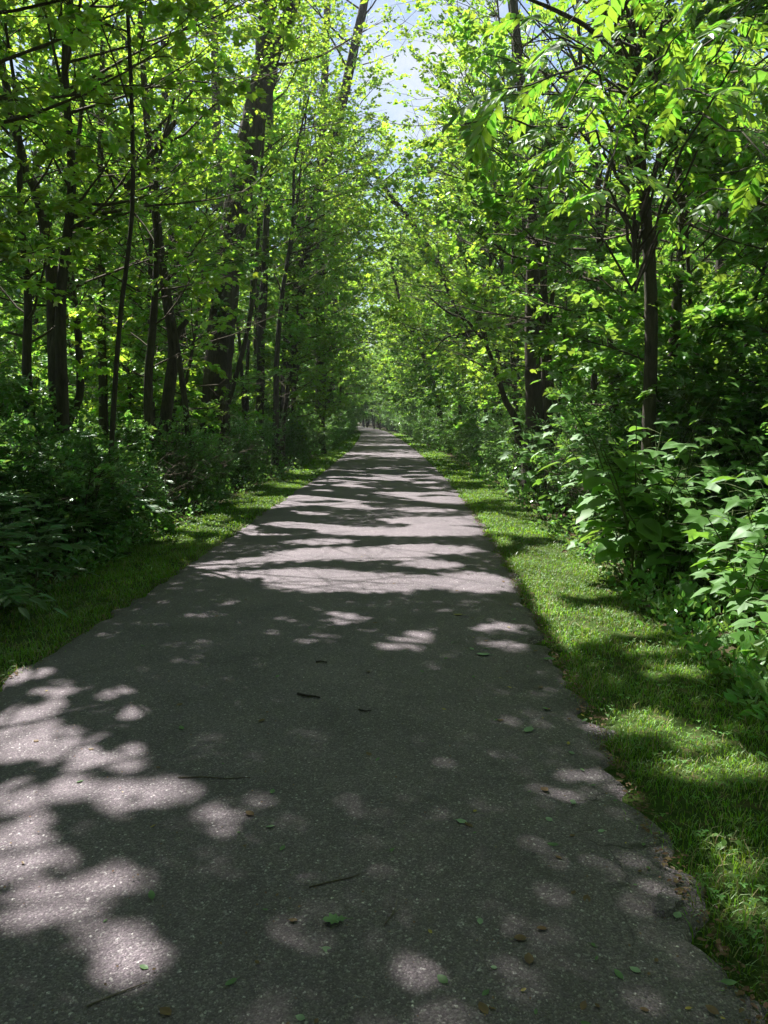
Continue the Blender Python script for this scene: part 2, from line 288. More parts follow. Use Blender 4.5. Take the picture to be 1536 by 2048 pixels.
def build_path():
    mb = MB(); ys = np.concatenate([np.arange(-5, 0, .5), np.arange(0, 12, .05), np.arange(12, 40, .2), np.arange(40, 236, 1.0)])
    m = 21; u = np.linspace(0, 1, m)
    rg = rng_of(5)
    nl = np.interp(ys, np.arange(-6, 241, .11), rg.normal(0, .034, len(np.arange(-6, 241, .11)))) + .03 * np.sin(ys * 3.1) * np.sin(ys * 1.3)
    nr = np.interp(ys, np.arange(-6, 241, .09), rg.normal(0, .042, len(np.arange(-6, 241, .09)))) + .035 * np.sin(ys * 2.7 + 1) * np.sin(ys * 1.1)
    l = left(ys) + nl; r = right(ys) + nr
    X = l[:, None] + (r - l)[:, None] * u[None]
    Z = .012 * (1 - (2 * u - 1) ** 2)[None] + 0 * X
    Z[:, 0] = -.035; Z[:, -1] = -.035; X[:, 0] -= .0; X[:, 1] = X[:, 0] + .03; X[:, -2] = X[:, -1] - .035
    Z[:, 1] = -.006; Z[:, -2] = -.006
    Z += .004 * hash_noise(X * 1.4, np.repeat(ys[:, None], m, 1) * 1.1, 3)
    V = np.stack([X, np.repeat(ys[:, None], m, 1), Z], -1); n = len(ys)
    i = np.arange(n - 1)[:, None] * m; j = np.arange(m - 1)[None]
    mb.add(V, [np.stack([i + j, i + j + 1, i + m + j + 1, i + m + j], -1).reshape(-1, 4)], 0, True)
    tag(link('asphalt_path', mb.mesh('asphalt_path', [ASPHALT])), kind='structure')
build_path()

# ------------------------------------------------------------------ leaves
OVATE = (np.array([(0, 0, 0), (-.27, .28, .07), (-.24, .62, .05), (0, 1, -.08), (.24, .62, .05), (.27, .28, .07)]), [np.array([[0, 5, 4, 3], [0, 3, 2, 1]])])
KITE = (np.array([(0, 0, 0), (-.34, .42, .09), (0, 1, -.05), (.34, .42, .09)]), [np.array([[0, 3, 2], [0, 2, 1]])])
LOBED = (np.array([(0, 0, 0), (-.33, .12, .04), (-.52, .54, -.02), (-.2, .62, .05), (0, 1, -.1), (.2, .62, .05), (.52, .54, -.02), (.33, .12, .04)]),
         [np.array([[0, 7, 6, 5, 4], [0, 4, 3, 2, 1]])])
def frames(d, n):
    y = nrm(d); x = nrm(np.cross(y, n)); z = np.cross(x, y); return x, y, z
def stamp(mb, pos, d, n, size, tmpl, mat=0):
    V, F = tmpl; x, y, z = frames(d, n); s = np.asarray(size)[:, None, None]
    P = pos[:, None] + s * (V[None, :, 0:1] * x[:, None] + V[None, :, 1:2] * y[:, None] + V[None, :, 2:3] * z[:, None])
    k = len(V); off = (np.arange(len(pos)) * k)[:, None]
    mb.add(P.reshape(-1, 3), [(f[None] + off[..., None]).reshape(-1, f.shape[1]) for f in F], mat)
def expand(rg, sp, sd, sn, K, tlen, lsize, droop=.22):
    """leaves along twigs: sp base, sd direction, sn up of each spray"""
    S = len(sp); s = (np.arange(K) + .6) / K
    s = np.clip(s[None] + rg.normal(0, .05, (S, K)), .05, 1.05)
    side = np.where(np.arange(K) % 2 == 0, 1., -1.)[None]
    x, y, z = frames(sd, sn)
    L = (tlen * rg.uniform(.7, 1.3, S))[:, None]
    pos = sp[:, None] + y[:, None] * (s * L)[..., None] + z[:, None] * (-.25 * s * s * L)[..., None] + rg.normal(0, .018, (S, K, 3))
    ang = (1.0 - .8 * s * s) * side
    d = y[:, None] * np.cos(ang)[..., None] + x[:, None] * np.sin(ang)[..., None] + rg.normal(0, .25, (S, K, 3)); d[..., 2] -= droop
    n = z[:, None] + rg.normal(0, .42, (S, K, 3))
    size = lsize * rg.uniform(.6, 1.25, (S, K))
    return pos.reshape(-1, 3), d.reshape(-1, 3), n.reshape(-1, 3), size.ravel()

def curve_pts(rg, p, d, L, n, up=.2, wob=.12):
    pts = [np.array(p, float)]; d = nrm(np.array(d, float))
    for _ in range(n):
        d = nrm(d + np.array([0, 0, up]) / n + rg.normal(0, wob, 3)); pts.append(pts[-1] + d * L / n)
    return np.array(pts)

def grow(rg, wood, stems, h0, nlimb, llen, nside=7, spacing=.34, elev=(.15, .75), lmb_r=.022, aim=None, bias=0.0, side_len=.42):
    """limbs and side branches from the stems; returns the sprays (base, direction, up)"""
    B, D = [], []
    tot = []
    for pts, rad in stems:
        pts = np.asarray(pts, float); seg = np.linalg.norm(np.diff(pts, axis=0), axis=1); tot.append(seg.sum())
    htop = max(np.asarray(p)[-1][2] for p, _ in stems)
    for si, (pts, rad) in enumerate(stems):
        pts = np.asarray(pts, float); rad = np.asarray(rad, float); cum = np.concatenate([[0], np.cumsum(np.linalg.norm(np.diff(pts, axis=0), axis=1))])
        k = max(1, int(round(nlimb * tot[si] / sum(tot))))
        ts = np.sort(rg.uniform(0, 1, k)); az = rg.uniform(0, 6.28)
        for t in ts:
            L_at = t * cum[-1]; P = np.array([np.interp(L_at, cum, pts[:, a]) for a in range(3)]); rr = np.interp(L_at, cum, rad)
            if P[2] < h0: continue
            f = (P[2] - h0) / max(htop - h0, .1)
            L = llen * (.45 + .75 * sin(pi * min(1, .12 + f * .85))) * rg.uniform(.65, 1.25)
            az += 2.4 + rg.normal(0, .4); e = elev[0] + (elev[1] - elev[0]) * f + rg.normal(0, .12)
            d = np.array([cos(az) * cos(e), sin(az) * cos(e), sin(e)])
            if aim is not None: d = nrm(d + bias * np.array(aim))
            lp = curve_pts(rg, P, d, L, 5, up=.25, wob=.1)
            wood.tube(lp, np.linspace(max(min(rr * .5, lmb_r * L * .55), .006), .004, 6), 4, 1)
            ns = max(3, int(nside * L / llen)); a_ = rg.uniform(0, 1) < .5
            for q in range(ns):
                tt = .22 + .78 * (q + rg.uniform(0, 1)) / ns
                if rg.uniform() < .14: continue
                b = lp[0] * 0; ii = min(4, int(tt * 5)); b = lp[ii] + (lp[ii + 1] - lp[ii]) * (tt * 5 - ii) if tt < 1 else lp[-1]
                ld = nrm(lp[ii + 1] - lp[ii]); sdv = nrm(np.cross(ld, [0, 0, 1]) * (1 if a_ else -1) + ld * rg.uniform(.4, 1.1) + np.array([0, 0, rg.normal(.05, .3)])); a_ = not a_
                sl = L * side_len * (1.1 - .6 * tt) * rg.uniform(.6, 1.3) + .15
                spn = curve_pts(rg, b, sdv, sl, 3, up=.0, wob=.15); wood.tube(spn, np.linspace(.008, .003, 4), 3, 1)
                m = max(2, int(sl / spacing))
                for w in range(m):
                    g = (w + .7) / m; j = min(2, int(g * 3)); pp = spn[j] + (spn[j + 1] - spn[j]) * (g * 3 - j)
                    dd = nrm(spn[j + 1] - spn[j]); s2 = nrm(np.cross(dd, [0, 0, 1])) * (1 if (w % 2) else -1)
                    B.append(pp); D.append(nrm(dd * .8 + s2 * rg.uniform(.2, 1.0) + rg.normal(0, .2, 3)))
                B.append(spn[-1]); D.append(nrm(spn[-1] - spn[-2]))
            B.append(lp[-1]); D.append(nrm(lp[-1] - lp[-2]))
    if not B: return np.zeros((0, 3)), np.zeros((0, 3)), np.zeros((0, 3))
    B = np.array(B); D = np.array(D); U = np.tile([0, 0, 1.], (len(B), 1)) + rg.normal(0, .3, (len(B), 3))
    return B, D, U

def filter_lit(pos, d, size, keep_extra=None):
    c = pos + nrm(d) * size[:, None] * .5
    gx, gy = shadow_hit(c); return ~lit_amount(gx, gy, c[:, 2])
COVER = []                                            # shadow hits of near foliage, to see where the canopy is thin
def crown_mesh(name, wood, pos, d, n, size, tmpl, lm, tw=None):
    mb = MB(); mb.v = list(wood.v); mb.f = [(f, m, s) for f, m, s in wood.f]; mb.n = wood.n
    stamp(mb, pos, d, n, size, tmpl, 0)
    return mb.mesh(name, [lm, tw or TWIG])

def unique_tree(name, loc, stems, label, group=None, cat='tree', seed=1, h0=2, nlimb=18, llen=2, K=14, tlen=.36, lsize=.105, tmpl=OVATE, lm=None,
                bark=None, sides=10, furrow=0.07, filt=True, extra=None, **kw):
    """stems: world-space (points, radii); everything is stored relative to loc"""
    rg = rng_of(seed); loc = np.array(loc, float); lm = lm or LEAF_SUN; bark = bark or BARK
    root = empty(name, loc); tag(root, label, cat, group)
    st = [(np.asarray(p, float) - loc, np.asarray(r, float)) for p, r in stems]
    fine = []
    for p, r in st:
        t = np.linspace(0, 1, len(p)); nn = max(len(p) * 2, int(np.linalg.norm(p[-1] - p[0]) / (.12 if furrow and r[0] > .11 else .35)))
        tt = np.linspace(0, 1, nn); q = np.stack([_spl(t, p[:, a], tt) for a in range(3)], 1); fine.append((q, np.interp(tt, t, r)))
    tb = MB()
    for q, r in fine: tb.tube(q, r, (44 if r[0] > .25 else 22) if furrow and r[0] > .11 else sides, 0, rough=.05, rng=rg, furrow=furrow if r[0] > .11 else 0)
    link('trunk', tb.mesh('trunk', [bark]), root)
    wood = MB(); B, D, U = grow(rg, wood, fine, h0, nlimb, llen, **kw)
    if len(B):
        pos, d, n, size = expand(rg, B, D, U, K, tlen, lsize)
        if extra is not None:
            pos = np.concatenate([pos, extra[0] - loc]); d = np.concatenate([d, extra[1]]); n = np.concatenate([n, extra[2]]); size = np.concatenate([size, extra[3]])
        if loc[1] > 13.5: tmpl = KITE if loc[1] > 15.5 or tmpl is OVATE else tmpl
        if filt:
            k = filter_lit(pos + loc, d, size); pos, d, n, size = pos[k], d[k], n[k], size[k]
        COVER.append((pos + loc + nrm(d) * size[:, None] * .5, size))
        link('crown', crown_mesh('crown', wood, pos, d, n, size, tmpl, lm), root)
    return root
def _spl(t, v, tt):
    """Catmull-Rom through the points"""
    n = len(v)
    if n < 3: return np.interp(tt, t, v)
    m = np.gradient(v, t); i = np.clip(np.searchsorted(t, tt) - 1, 0, n - 2); h = t[i + 1] - t[i]; s = (tt - t[i]) / h
    return (2 * s**3 - 3 * s**2 + 1) * v[i] + (s**3 - 2 * s**2 + s) * h * m[i] + (-2 * s**3 + 3 * s**2) * v[i + 1] + (s**3 - s**2) * h * m[i + 1]
def stem(Y, xz, r0, r1, dy=0.0, ext=None):
    """a stem from (x, z) points at depth Y, carried down to the ground; dy leans it away; ext = (x, z) of the top out of sight"""
    p = [(xz[0][0] - (xz[1][0] - xz[0][0]) * .15, Y, -.1)] if xz[0][1] < 1.7 else []
    p += [(x, Y, z) for x, z in xz]
    if ext: p += [(*ext[0:1], Y, ext[1])]
    p = np.array(p, float); f = np.linspace(0, 1, len(p)); p[:, 1] += dy * f
    r = r0 + (r1 - r0) * (p[:, 2] - p[0, 2]) / max(p[-1, 2] - p[0, 2], .1)
    if xz[0][1] < 1.7: r[0] *= 1.45
    else: r = np.linspace(r0, r1, len(p))
    return p, r

MARKS = {-1: [(-3.4, 9, 'the thin bowed stem'), (-5.5, 12.5, 'the many-stemmed dark tree'), (-4.3, 14, 'the crooked stubbed trunk'), (-4.2, 18, 'the thick leaning trunk'), (-3.7, 22, 'the straight dark trunk'), (-4.4, 28, 'the overhanging trunk')],
         1: [(2.65, 7.5, 'the walnut tree'), (2.42, 11.2, 'the pale sapling'), (2.9, 14, 'the dark twin trunks'), (4.6, 16, 'the slim dark trunk'), (4.5, 30, 'the arching trunk')]}
def whereabouts(x, y):
    """what a plant stands beside, by the nearest tree one can point to"""
    sd = -1 if x < (left(y) + right(y)) / 2 else 1; mx, my, nm = min(MARKS[sd], key=lambda m: abs(m[1] - y) + .35 * abs(m[0] - x)); out = abs(x) - abs(mx)
    rel = 'well beyond' if y - my > 2.5 else 'just beyond' if y - my > .9 else 'well in front of' if my - y > 2.5 else 'just in front of' if my - y > .9 else 'level with'
    return f'{rel} {nm}' + (', deeper in' if out > 2 else ', nearer the path' if out < -.3 else '')

# ------------------------------------------------------------------ the trees one can tell apart
unique_tree('cottonwood_tree', (-4.2, 18, 0), [
    stem(18, [(-4.13, .71), (-4.04, 1.98), (-3.91, 3.27), (-3.74, 4.55), (-3.51, 6.03), (-3.22, 7.36), (-2.94, 8.56), (-2.68, 9.53)], .34, .25),
    stem(18, [(-2.74, 9.3), (-2.7, 10.28), (-2.51, 11.12), (-2.33, 12.15), (-2.3, 15)], .21, .07),
    stem(18, [(-2.70, 9.4), (-2.3, 10.28), (-1.92, 11.12), (-1.43, 12.15), (-.6, 15)], .19, .06)],
    'thick furrowed trunk leaning towards the path and forking high up', seed=11, h0=5.2, nlimb=30, llen=2.6, K=12, tlen=.5, lsize=.10, furrow=.09)
unique_tree('straight_tree', (-4.7, 21, 0), [stem(21, [(-4.7, .65), (-4.56, 4.79), (-4.52, 7.17), (-4.5, 8.98), (-4.49, 11.25), (-4.5, 14)], .2, .07)],
    'straight paler trunk close behind the thick furrowed leaning trunk', seed=12, h0=7.5, nlimb=14, llen=2.2, bark=BARK_PALE)
unique_tree('box_elder', (-5.48, 12.5, 0), [
    stem(12.5, [(-5.48, .36), (-5.46, 1.33), (-5.46, 2.32), (-5.45, 3.14), (-5.43, 3.78), (-5.48, 4.41), (-5.6, 5.11), (-5.84, 5.8), (-6.1, 7.4)], .15, .05),
    stem(12.4, [(-5.45, 2.34), (-5.4, 2.64), (-5.22, 3.44), (-5.0, 4.23), (-4.61, 4.69), (-4.24, 5.04), (-3.3, 6.2)], .10, .04),
    stem(12.6, [(-5.48, 1.2), (-5.38, 1.5), (-5.2, 2.0), (-5.22, 3.15), (-5.31, 3.79), (-5.32, 4.67), (-5.0, 7.0)], .08, .03, dy=.5)],
    'dark tree parting low into several upright stems, left of the path', seed=13, h0=3.0, nlimb=30, llen=2.1, K=11, lsize=.085, side_len=.38)
unique_tree('young_ash', (-3.38, 9, 0), [stem(9, [(-3.33, .83), (-3.26, 1.62), (-3.18, 2.33), (-3.1, 2.91), (-3.0, 3.48), (-2.92, 4.15), (-2.89, 5.41), (-2.88, 6.52), (-2.6, 8)], .035, .018)],
    'thin bowed stem standing nearest the path among the left trees', seed=14, h0=3.6, nlimb=16, llen=1.7, K=10, lsize=.09, sides=7)
unique_tree('dark_tree', (-5.7, 15, 0), [stem(15, [(-5.69, .29), (-5.63, 1.9), (-5.6, 3.37), (-5.53, 4.8), (-5.49, 6.2), (-5.3, 9)], .10, .04)],
    'slim dark trunk between the many-stemmed tree and the thin bowed stem', seed=15, h0=3.3, nlimb=20, llen=1.9)
unique_tree('crooked_maple', (-4.3, 14, 0), [
    stem(14, [(-4.24, .65), (-4.05, 1.87), (-3.91, 2.79), (-3.97, 3.51), (-4.06, 4.23), (-4.14, 5.19), (-4.18, 5.89), (-4.26, 7.16), (-4.3, 9)], .125, .04),
    stem(14, [(-3.95, 2.75), (-3.92, 2.88), (-3.78, 3.15), (-3.63, 3.33)], .07, .045),
    stem(14, [(-4.08, 4.2), (-4.05, 4.3), (-3.86, 4.67), (-3.63, 4.89), (-3.48, 5.02), (-3.0, 5.3)], .04, .02),
    stem(13.6, [(-3.58, 1.04), (-3.61, 1.68), (-3.7, 2.57), (-3.80, 3.28)], .06, .05)],
    'crooked dark trunk with a broken side stub, before the thick furrowed tree', seed=16, h0=4.0, nlimb=20, llen=1.9, lsize=.085)
unique_tree('leaning_pole_tree', (-3.85, 17, 0), [stem(17, [(-3.7, 1.16), (-3.48, 2.06), (-3.15, 3.17), (-2.91, 4.27), (-2.81, 5.24), (-2.73, 6.3), (-2.6, 8)], .065, .03)],
    'slender mossy pole leaning right from the foot of the thick trunk', seed=17, h0=5.0, nlimb=10, llen=1.4)
unique_tree('straight_dark_tree', (-3.72, 22, 0), [stem(22, [(-3.67, 1.2), (-3.62, 2.66), (-3.57, 3.81), (-3.45, 5.51), (-3.33, 7.72), (-3.21, 9.74), (-3.1, 13)], .13, .06)],
    'straight dark trunk beyond the thick furrowed tree, nearer the path', seed=18, h0=4.5, nlimb=22, llen=2.1)
unique_tree('overhanging_tree', (-4.6, 28, 0), [stem(28, [(-4.3, .2), (-3.9, 2.2), (-3.4, 4.08), (-3.08, 6.6), (-2.73, 8.45), (-2.17, 10.1), (-1.79, 11.64), (-1.39, 13.16), (-.99, 14.82), (-.58, 16.62), (0, 20)], .30, .10)],
    'tall trunk leaning out over the path from the left, farther back', seed=19, h0=6.5, nlimb=44, llen=3.2, K=15, tlen=.45, lsize=.14)
unique_tree('tall_straight_tree', (-2.9, 33, 0), [stem(33, [(-2.85, .5), (-2.82, 2.37), (-2.69, 10.82), (-2.52, 14.85), (-2.34, 18.75), (-2.21, 21.6)], .22, .12)],
    'tall straight trunk rising behind the overhanging tree', seed=20, h0=6, nlimb=44, llen=3.0, K=15, tlen=.45, lsize=.14)
unique_tree('arching_tree', (4.6, 30, 0), [stem(30, [(4.5, .3), (3.84, 3.08), (2.6, 6.58), (1.31, 8.82), (.23, 10.16), (-.54, 11.18), (-1.31, 11.82)], .20, .07)],
    'slanting trunk arching over the path from the right', seed=21, h0=4.5, nlimb=34, llen=2.6, K=14, tlen=.5, lsize=.11)
unique_tree('bent_tree', (2.95, 15, 0), [stem(15, [(2.7, 1.3), (2.43, 1.9), (2.22, 2.49), (2.03, 2.98), (1.8, 3.27), (1.62, 3.46), (1.25, 3.62), (.9, 3.9)], .10, .015),
    stem(15, [(2.03, 2.98), (1.95, 3.4), (1.7, 4.0), (1.6, 4.6)], .05, .012), stem(15, [(1.8, 3.27), (1.5, 3.2), (1.2, 3.1), (.95, 2.8)], .035, .008)],
    'short black trunk bent over towards the path, right side', seed=22, h0=2.2, nlimb=26, llen=1.1, lsize=.10)
unique_tree('twin_trunk_tree', (2.85, 14, 0), [
    stem(14, [(2.82, 1.4), (2.78, 2.24), (2.74, 3.24), (2.73, 4.14), (2.73, 5.02), (2.63, 6.32), (2.42, 7.58), (2.2, 9.5)], .17, .06),
    stem(13.8, [(3.29, 1.22), (3.1, 2.05), (3.02, 2.86), (3.05, 3.66), (3.13, 4.19), (3.3, 6)], .05, .03),
    stem(14.2, [(3.02, 1.2), (2.98, 2.2), (2.95, 3.2), (2.99, 4.5), (3.2, 7)], .10, .05)],
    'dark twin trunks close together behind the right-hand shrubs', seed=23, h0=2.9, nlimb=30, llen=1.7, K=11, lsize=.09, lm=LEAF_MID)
unique_tree('shadowed_tree', (5.44, 12, 0), [stem(12, [(5.44, 1.34), (5.35, 2.6), (5.3, 3.68), (5.28, 4.59), (5.16, 5.99), (5.0, 9)], .11, .04)],
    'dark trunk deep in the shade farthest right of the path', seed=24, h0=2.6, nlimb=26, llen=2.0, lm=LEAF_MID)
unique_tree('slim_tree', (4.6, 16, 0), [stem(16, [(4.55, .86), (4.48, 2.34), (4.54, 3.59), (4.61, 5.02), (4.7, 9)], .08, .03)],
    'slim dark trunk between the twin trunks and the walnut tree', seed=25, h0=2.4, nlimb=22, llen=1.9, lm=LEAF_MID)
unique_tree('leaning_tree', (3.2, 40, 0), [stem(40, [(3.2, .5), (2.72, 3.08), (2.18, 4.66), (1.37, 6.48), (.84, 7.76), (.4, 9.5)], .16, .06)],
    'dark trunk leaning left over the far stretch of the path', seed=26, h0=3.4, nlimb=18, llen=1.8, tlen=.5, lsize=.12)

def bough_tree(x, y, H, aim, label, seed, h0=2.4, r=.09, nlimb=26, llen=2.2, lm=None, name='young_maple', tmpl=LOBED, lsize=.112, bias=.9, **kw):
    z = np.linspace(-.1, H, 7); f = np.clip(z / H, 0, 1); a = np.array(aim[:2], float); w = rng_of(seed).normal(0, .07, (7, 2)) * f[:, None]
    p = np.stack([x + a[0] * 1.0 * f ** 1.8 + w[:, 0], y + a[1] * 1.0 * f ** 1.8 + w[:, 1], z], 1)
    unique_tree(name, (x, y, 0), [(p, np.interp(f, [0, .04, 1], [r * 1.4, r, r * .2]))], label, seed=seed, h0=h0, nlimb=nlimb, llen=llen, K=15, tlen=.36, lsize=lsize, tmpl=tmpl, lm=lm or LEAF_SUN, aim=aim, bias=bias, **kw)
bough_tree(-4.9, 7.9, 8.2, (1, .1, 0), 'young maple with bright leafy boughs filling the upper left corner', 31, h0=3.0, nlimb=34)
bough_tree(-4.6, 10.6, 9.5, (1, -.2, 0), 'taller maple whose sunlit boughs hang left of the thick trunk', 32, h0=3.6, nlimb=36, llen=2.5)
bough_tree(-3.0, 20.4, 10, (1, .2, 0), 'maple with pale green boughs just beyond the thick leaning trunk', 33, h0=4.4, nlimb=34, llen=2.3)
bough_tree(-3.4, 24.5, 11, (1, -.2, .1), 'leafy maple reaching over the path beyond the thick trunk', 34, h0=3.4, nlimb=36, llen=2.6, lsize=.12)
bough_tree(-3.7, 30, 13, (1, -.1, 0), 'tall maple on the left whose boughs close over the path beyond the leaning trunk', 51, h0=4, nlimb=46, llen=3.4, lsize=.15)
bough_tree(3.5, 34, 13, (-1, .1, 0), 'tall maple on the right meeting the boughs from the left over the path', 52, h0=3.4, nlimb=46, llen=3.4, lsize=.15)
bough_tree(-3.3, 41, 15, (1, 0, 0), 'distant maple reaching over the path from the left, pale with sunlight', 53, h0=3.4, nlimb=50, llen=3.6, lsize=.17)
bough_tree(3.3, 47, 14, (-1, 0, 0), 'distant maple reaching over the path from the right, pale with sunlight', 54, h0=3, nlimb=50, llen=3.6, lsize=.17)
bough_tree(4.4, 25, 16, (-1, 0, 0), 'tall thin-leaved tree whose top hangs across the gap of sky from the right', 55, h0=8.5, nlimb=34, llen=3.6, lsize=.13)
bough_tree(-4.6, 36, 19, (1, 0, 0), 'very tall tree whose top hangs across the gap of sky from the left', 56, h0=11, nlimb=34, llen=3.8, lsize=.15)
bough_tree(-3.4, 57, 16, (1, 0, 0), 'far maple arching from the left over the narrow end of the path', 57, h0=3, nlimb=50, llen=4.2, lsize=.2)
bough_tree(3.0, 66, 17, (-1, 0, 0), 'far maple arching from the right over the narrow end of the path', 58, h0=3, nlimb=54, llen=4.4, lsize=.22)
bough_tree(3.5, 8.9, 5.6, (-.5, -.5, 0), 'low bushy maple hiding the foot of the walnut tree', 59, h0=.8, nlimb=34, llen=1.25, lm=LEAF_MID, lsize=.12, bias=.5)
bough_tree(2.9, 12.9, 7.2, (-.8, -.3, 0), 'bright maple with boughs in front of the dark twin trunks', 60, h0=2.2, nlimb=34, llen=1.5, lsize=.125, bias=.6)
bough_tree(-3.9, 12.3, 6.4, (.6, -.3, 0), 'low bright maple among the left trunks, before the crooked trunk', 61, h0=1.5, nlimb=16, llen=1.2, lsize=.10, bias=.5)
bough_tree(-5.0, 16.0, 7.4, (.5, -.4, 0), 'leafy maple filling the space left of the thick furrowed trunk', 62, h0=1.4, nlimb=34, llen=1.4, lsize=.115, bias=.4)
bough_tree(-3.1, 22.6, 5.5, (.6, .2, 0), 'bright low maple beyond the foot of the leaning pole', 63, h0=1.2, nlimb=26, llen=1.2, lsize=.12, bias=.5)
bough_tree(-3.3, 26.5, 7.5, (.7, -.3, 0), 'low maple spreading over the left verge beyond the straight dark trunk', 64, h0=1.2, nlimb=36, llen=1.9, lsize=.13, bias=.5)
bough_tree(4.1, 21, 14, (-1, .1, 0), 'slender maple whose high boughs reach into the gap of sky from the right', 65, h0=7.5, nlimb=34, llen=3.6, lsize=.125)
bough_tree(-4.2, 25, 14.5, (1, .1, 0), 'slender maple whose high boughs reach into the gap of sky from the left', 66, h0=8, nlimb=34, llen=3.9, lsize=.13)
bough_tree(3.5, 11.2, 7.5, (-1, -.2, 0), 'broad bushy maple behind the pale sapling on the right', 35, h0=1.7, nlimb=40, llen=1.9, lm=LEAF_MID)
bough_tree(3.3, 18.5, 8.5, (-1, -.1, 0), 'bright bushy maple reaching over the right verge', 36, h0=1.6, nlimb=44, llen=2.2, lsize=.115)
bough_tree(3.6, 23, 11, (-1, -.1, .1), 'tall maple with boughs over the right half of the path', 37, h0=3, nlimb=40, llen=2.5, lsize=.12)
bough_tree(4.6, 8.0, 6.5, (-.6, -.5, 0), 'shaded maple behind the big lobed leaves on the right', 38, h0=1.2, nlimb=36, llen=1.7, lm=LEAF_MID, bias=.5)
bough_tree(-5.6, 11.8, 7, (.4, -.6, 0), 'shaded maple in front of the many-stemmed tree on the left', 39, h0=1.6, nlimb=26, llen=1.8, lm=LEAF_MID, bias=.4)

# ------------------------------------------------------------------ shared trees and shrubs of the woods
def variant(kind, seed):
    rg = rng_of(seed); stems = []
    if kind == 'tall':
        H = rg.uniform(15, 19); a = rg.uniform(0, 6.28); lean = rg.uniform(.2, 1.6)
        z = np.linspace(-.2, H, 8); f = np.clip(z / H, 0, 1)
        x = lean * f ** 1.5 * cos(a) + .25 * np.sin(f * 5 + seed); y = lean * f ** 1.5 * sin(a) + .25 * np.cos(f * 4 + seed)
        r = np.interp(f, [-.02, .03, .5, 1], [.27, .19, .13, .03]); stems.append((np.stack([x, y, z], 1), r))
        j = 4; e = nrm(np.array([cos(a + 2.5), sin(a + 2.5), 1.6])); p0 = stems[0][0][j]
        stems.append((np.array([p0, p0 + e * 2, p0 + e * 4 + [0, 0, .8], p0 + e * 5.5 + [0, 0, 2]]), np.array([.09, .07, .05, .02])))
        g = dict(h0=H * rg.uniform(.2, .3), nlimb=62, llen=3.1, elev=(.0, .9)); ex = dict(K=17, tlen=.55, lsize=.175); T = KITE
    elif kind == 'under':
        H = rg.uniform(6, 8.5); a = rg.uniform(0, 6.28)
        z = np.linspace(-.15, H, 7); f = np.clip(z / H, 0, 1)
        for q in range(int(rg.integers(1, 3))):
            a += 2.2; l = rg.uniform(.3, 1.4)
            stems.append((np.stack([l * f * cos(a) + .12 * np.sin(f * 6 + q), l * f * sin(a) + .1 * np.cos(f * 5 + q) - .1, z * (1 - .2 * q)], 1), np.interp(f, [-.02, .05, 1], [.075, .055, .012])))
        g = dict(h0=.9, nlimb=38, llen=1.9, elev=(-.05, .8)); ex = dict(K=16, tlen=.38, lsize=.135); T = OVATE if seed % 2 else LOBED
    else:
        H = rg.uniform(1.5, 2.6); z = np.linspace(-.08, H, 5); f = np.clip(z / H, 0, 1)
        for q in range(7):
            a = q * .9 + rg.normal(0, .2); l = rg.uniform(.3, .9) * H * .5
            stems.append((np.stack([l * f ** .8 * cos(a), l * f ** .8 * sin(a), z * rg.uniform(.6, 1)], 1), np.interp(f, [0, 1], [.014, .005])))
        g = dict(h0=.12, nlimb=52, llen=.62, elev=(.1, .8), nside=5, spacing=.17); ex = dict(K=8, tlen=.24, lsize=.09); T = OVATE if seed % 3 else LOBED
    tb = MB()
    for p, r in stems:
        t = np.linspace(0, 1, len(p)); tt = np.linspace(0, 1, 3 * len(p)); q = np.stack([_spl(t, p[:, a], tt) for a in range(3)], 1)
        tb.tube(q, np.interp(tt, t, r), 9 if kind != 'shrub' else 4, 0, rough=.05, rng=rg)
    wood = MB(); B, D, U = grow(rg, wood, stems, rg_seed_ok(g), **{k: v for k, v in g.items() if k != 'h0'})
    few = MB(); few.add(wood.v[0], [wood.f[0][0]], 1, True); few.n = len(wood.v[0]); pos, d, n, s = expand(rg, B, D, U, **ex)
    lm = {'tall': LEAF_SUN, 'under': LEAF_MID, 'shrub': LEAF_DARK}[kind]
    return dict(kind=kind, trunk=tb.mesh('trunk', [BARK if kind != 'shrub' else TWIG]), crown=crown_mesh('crown', wood, pos, d, n, s, T, lm),
                wood=wood, few=few, pos=pos, d=d, n=n, s=s, T=T, lm=lm)
def rg_seed_ok(g): return g['h0']
VARS = {k: [variant(k, s) for s in ss] for k, ss in {'tall': (101, 102, 103, 104), 'under': (201, 202, 203, 204), 'shrub': (301, 302, 303, 304)}.items()}
BAKED = [0]
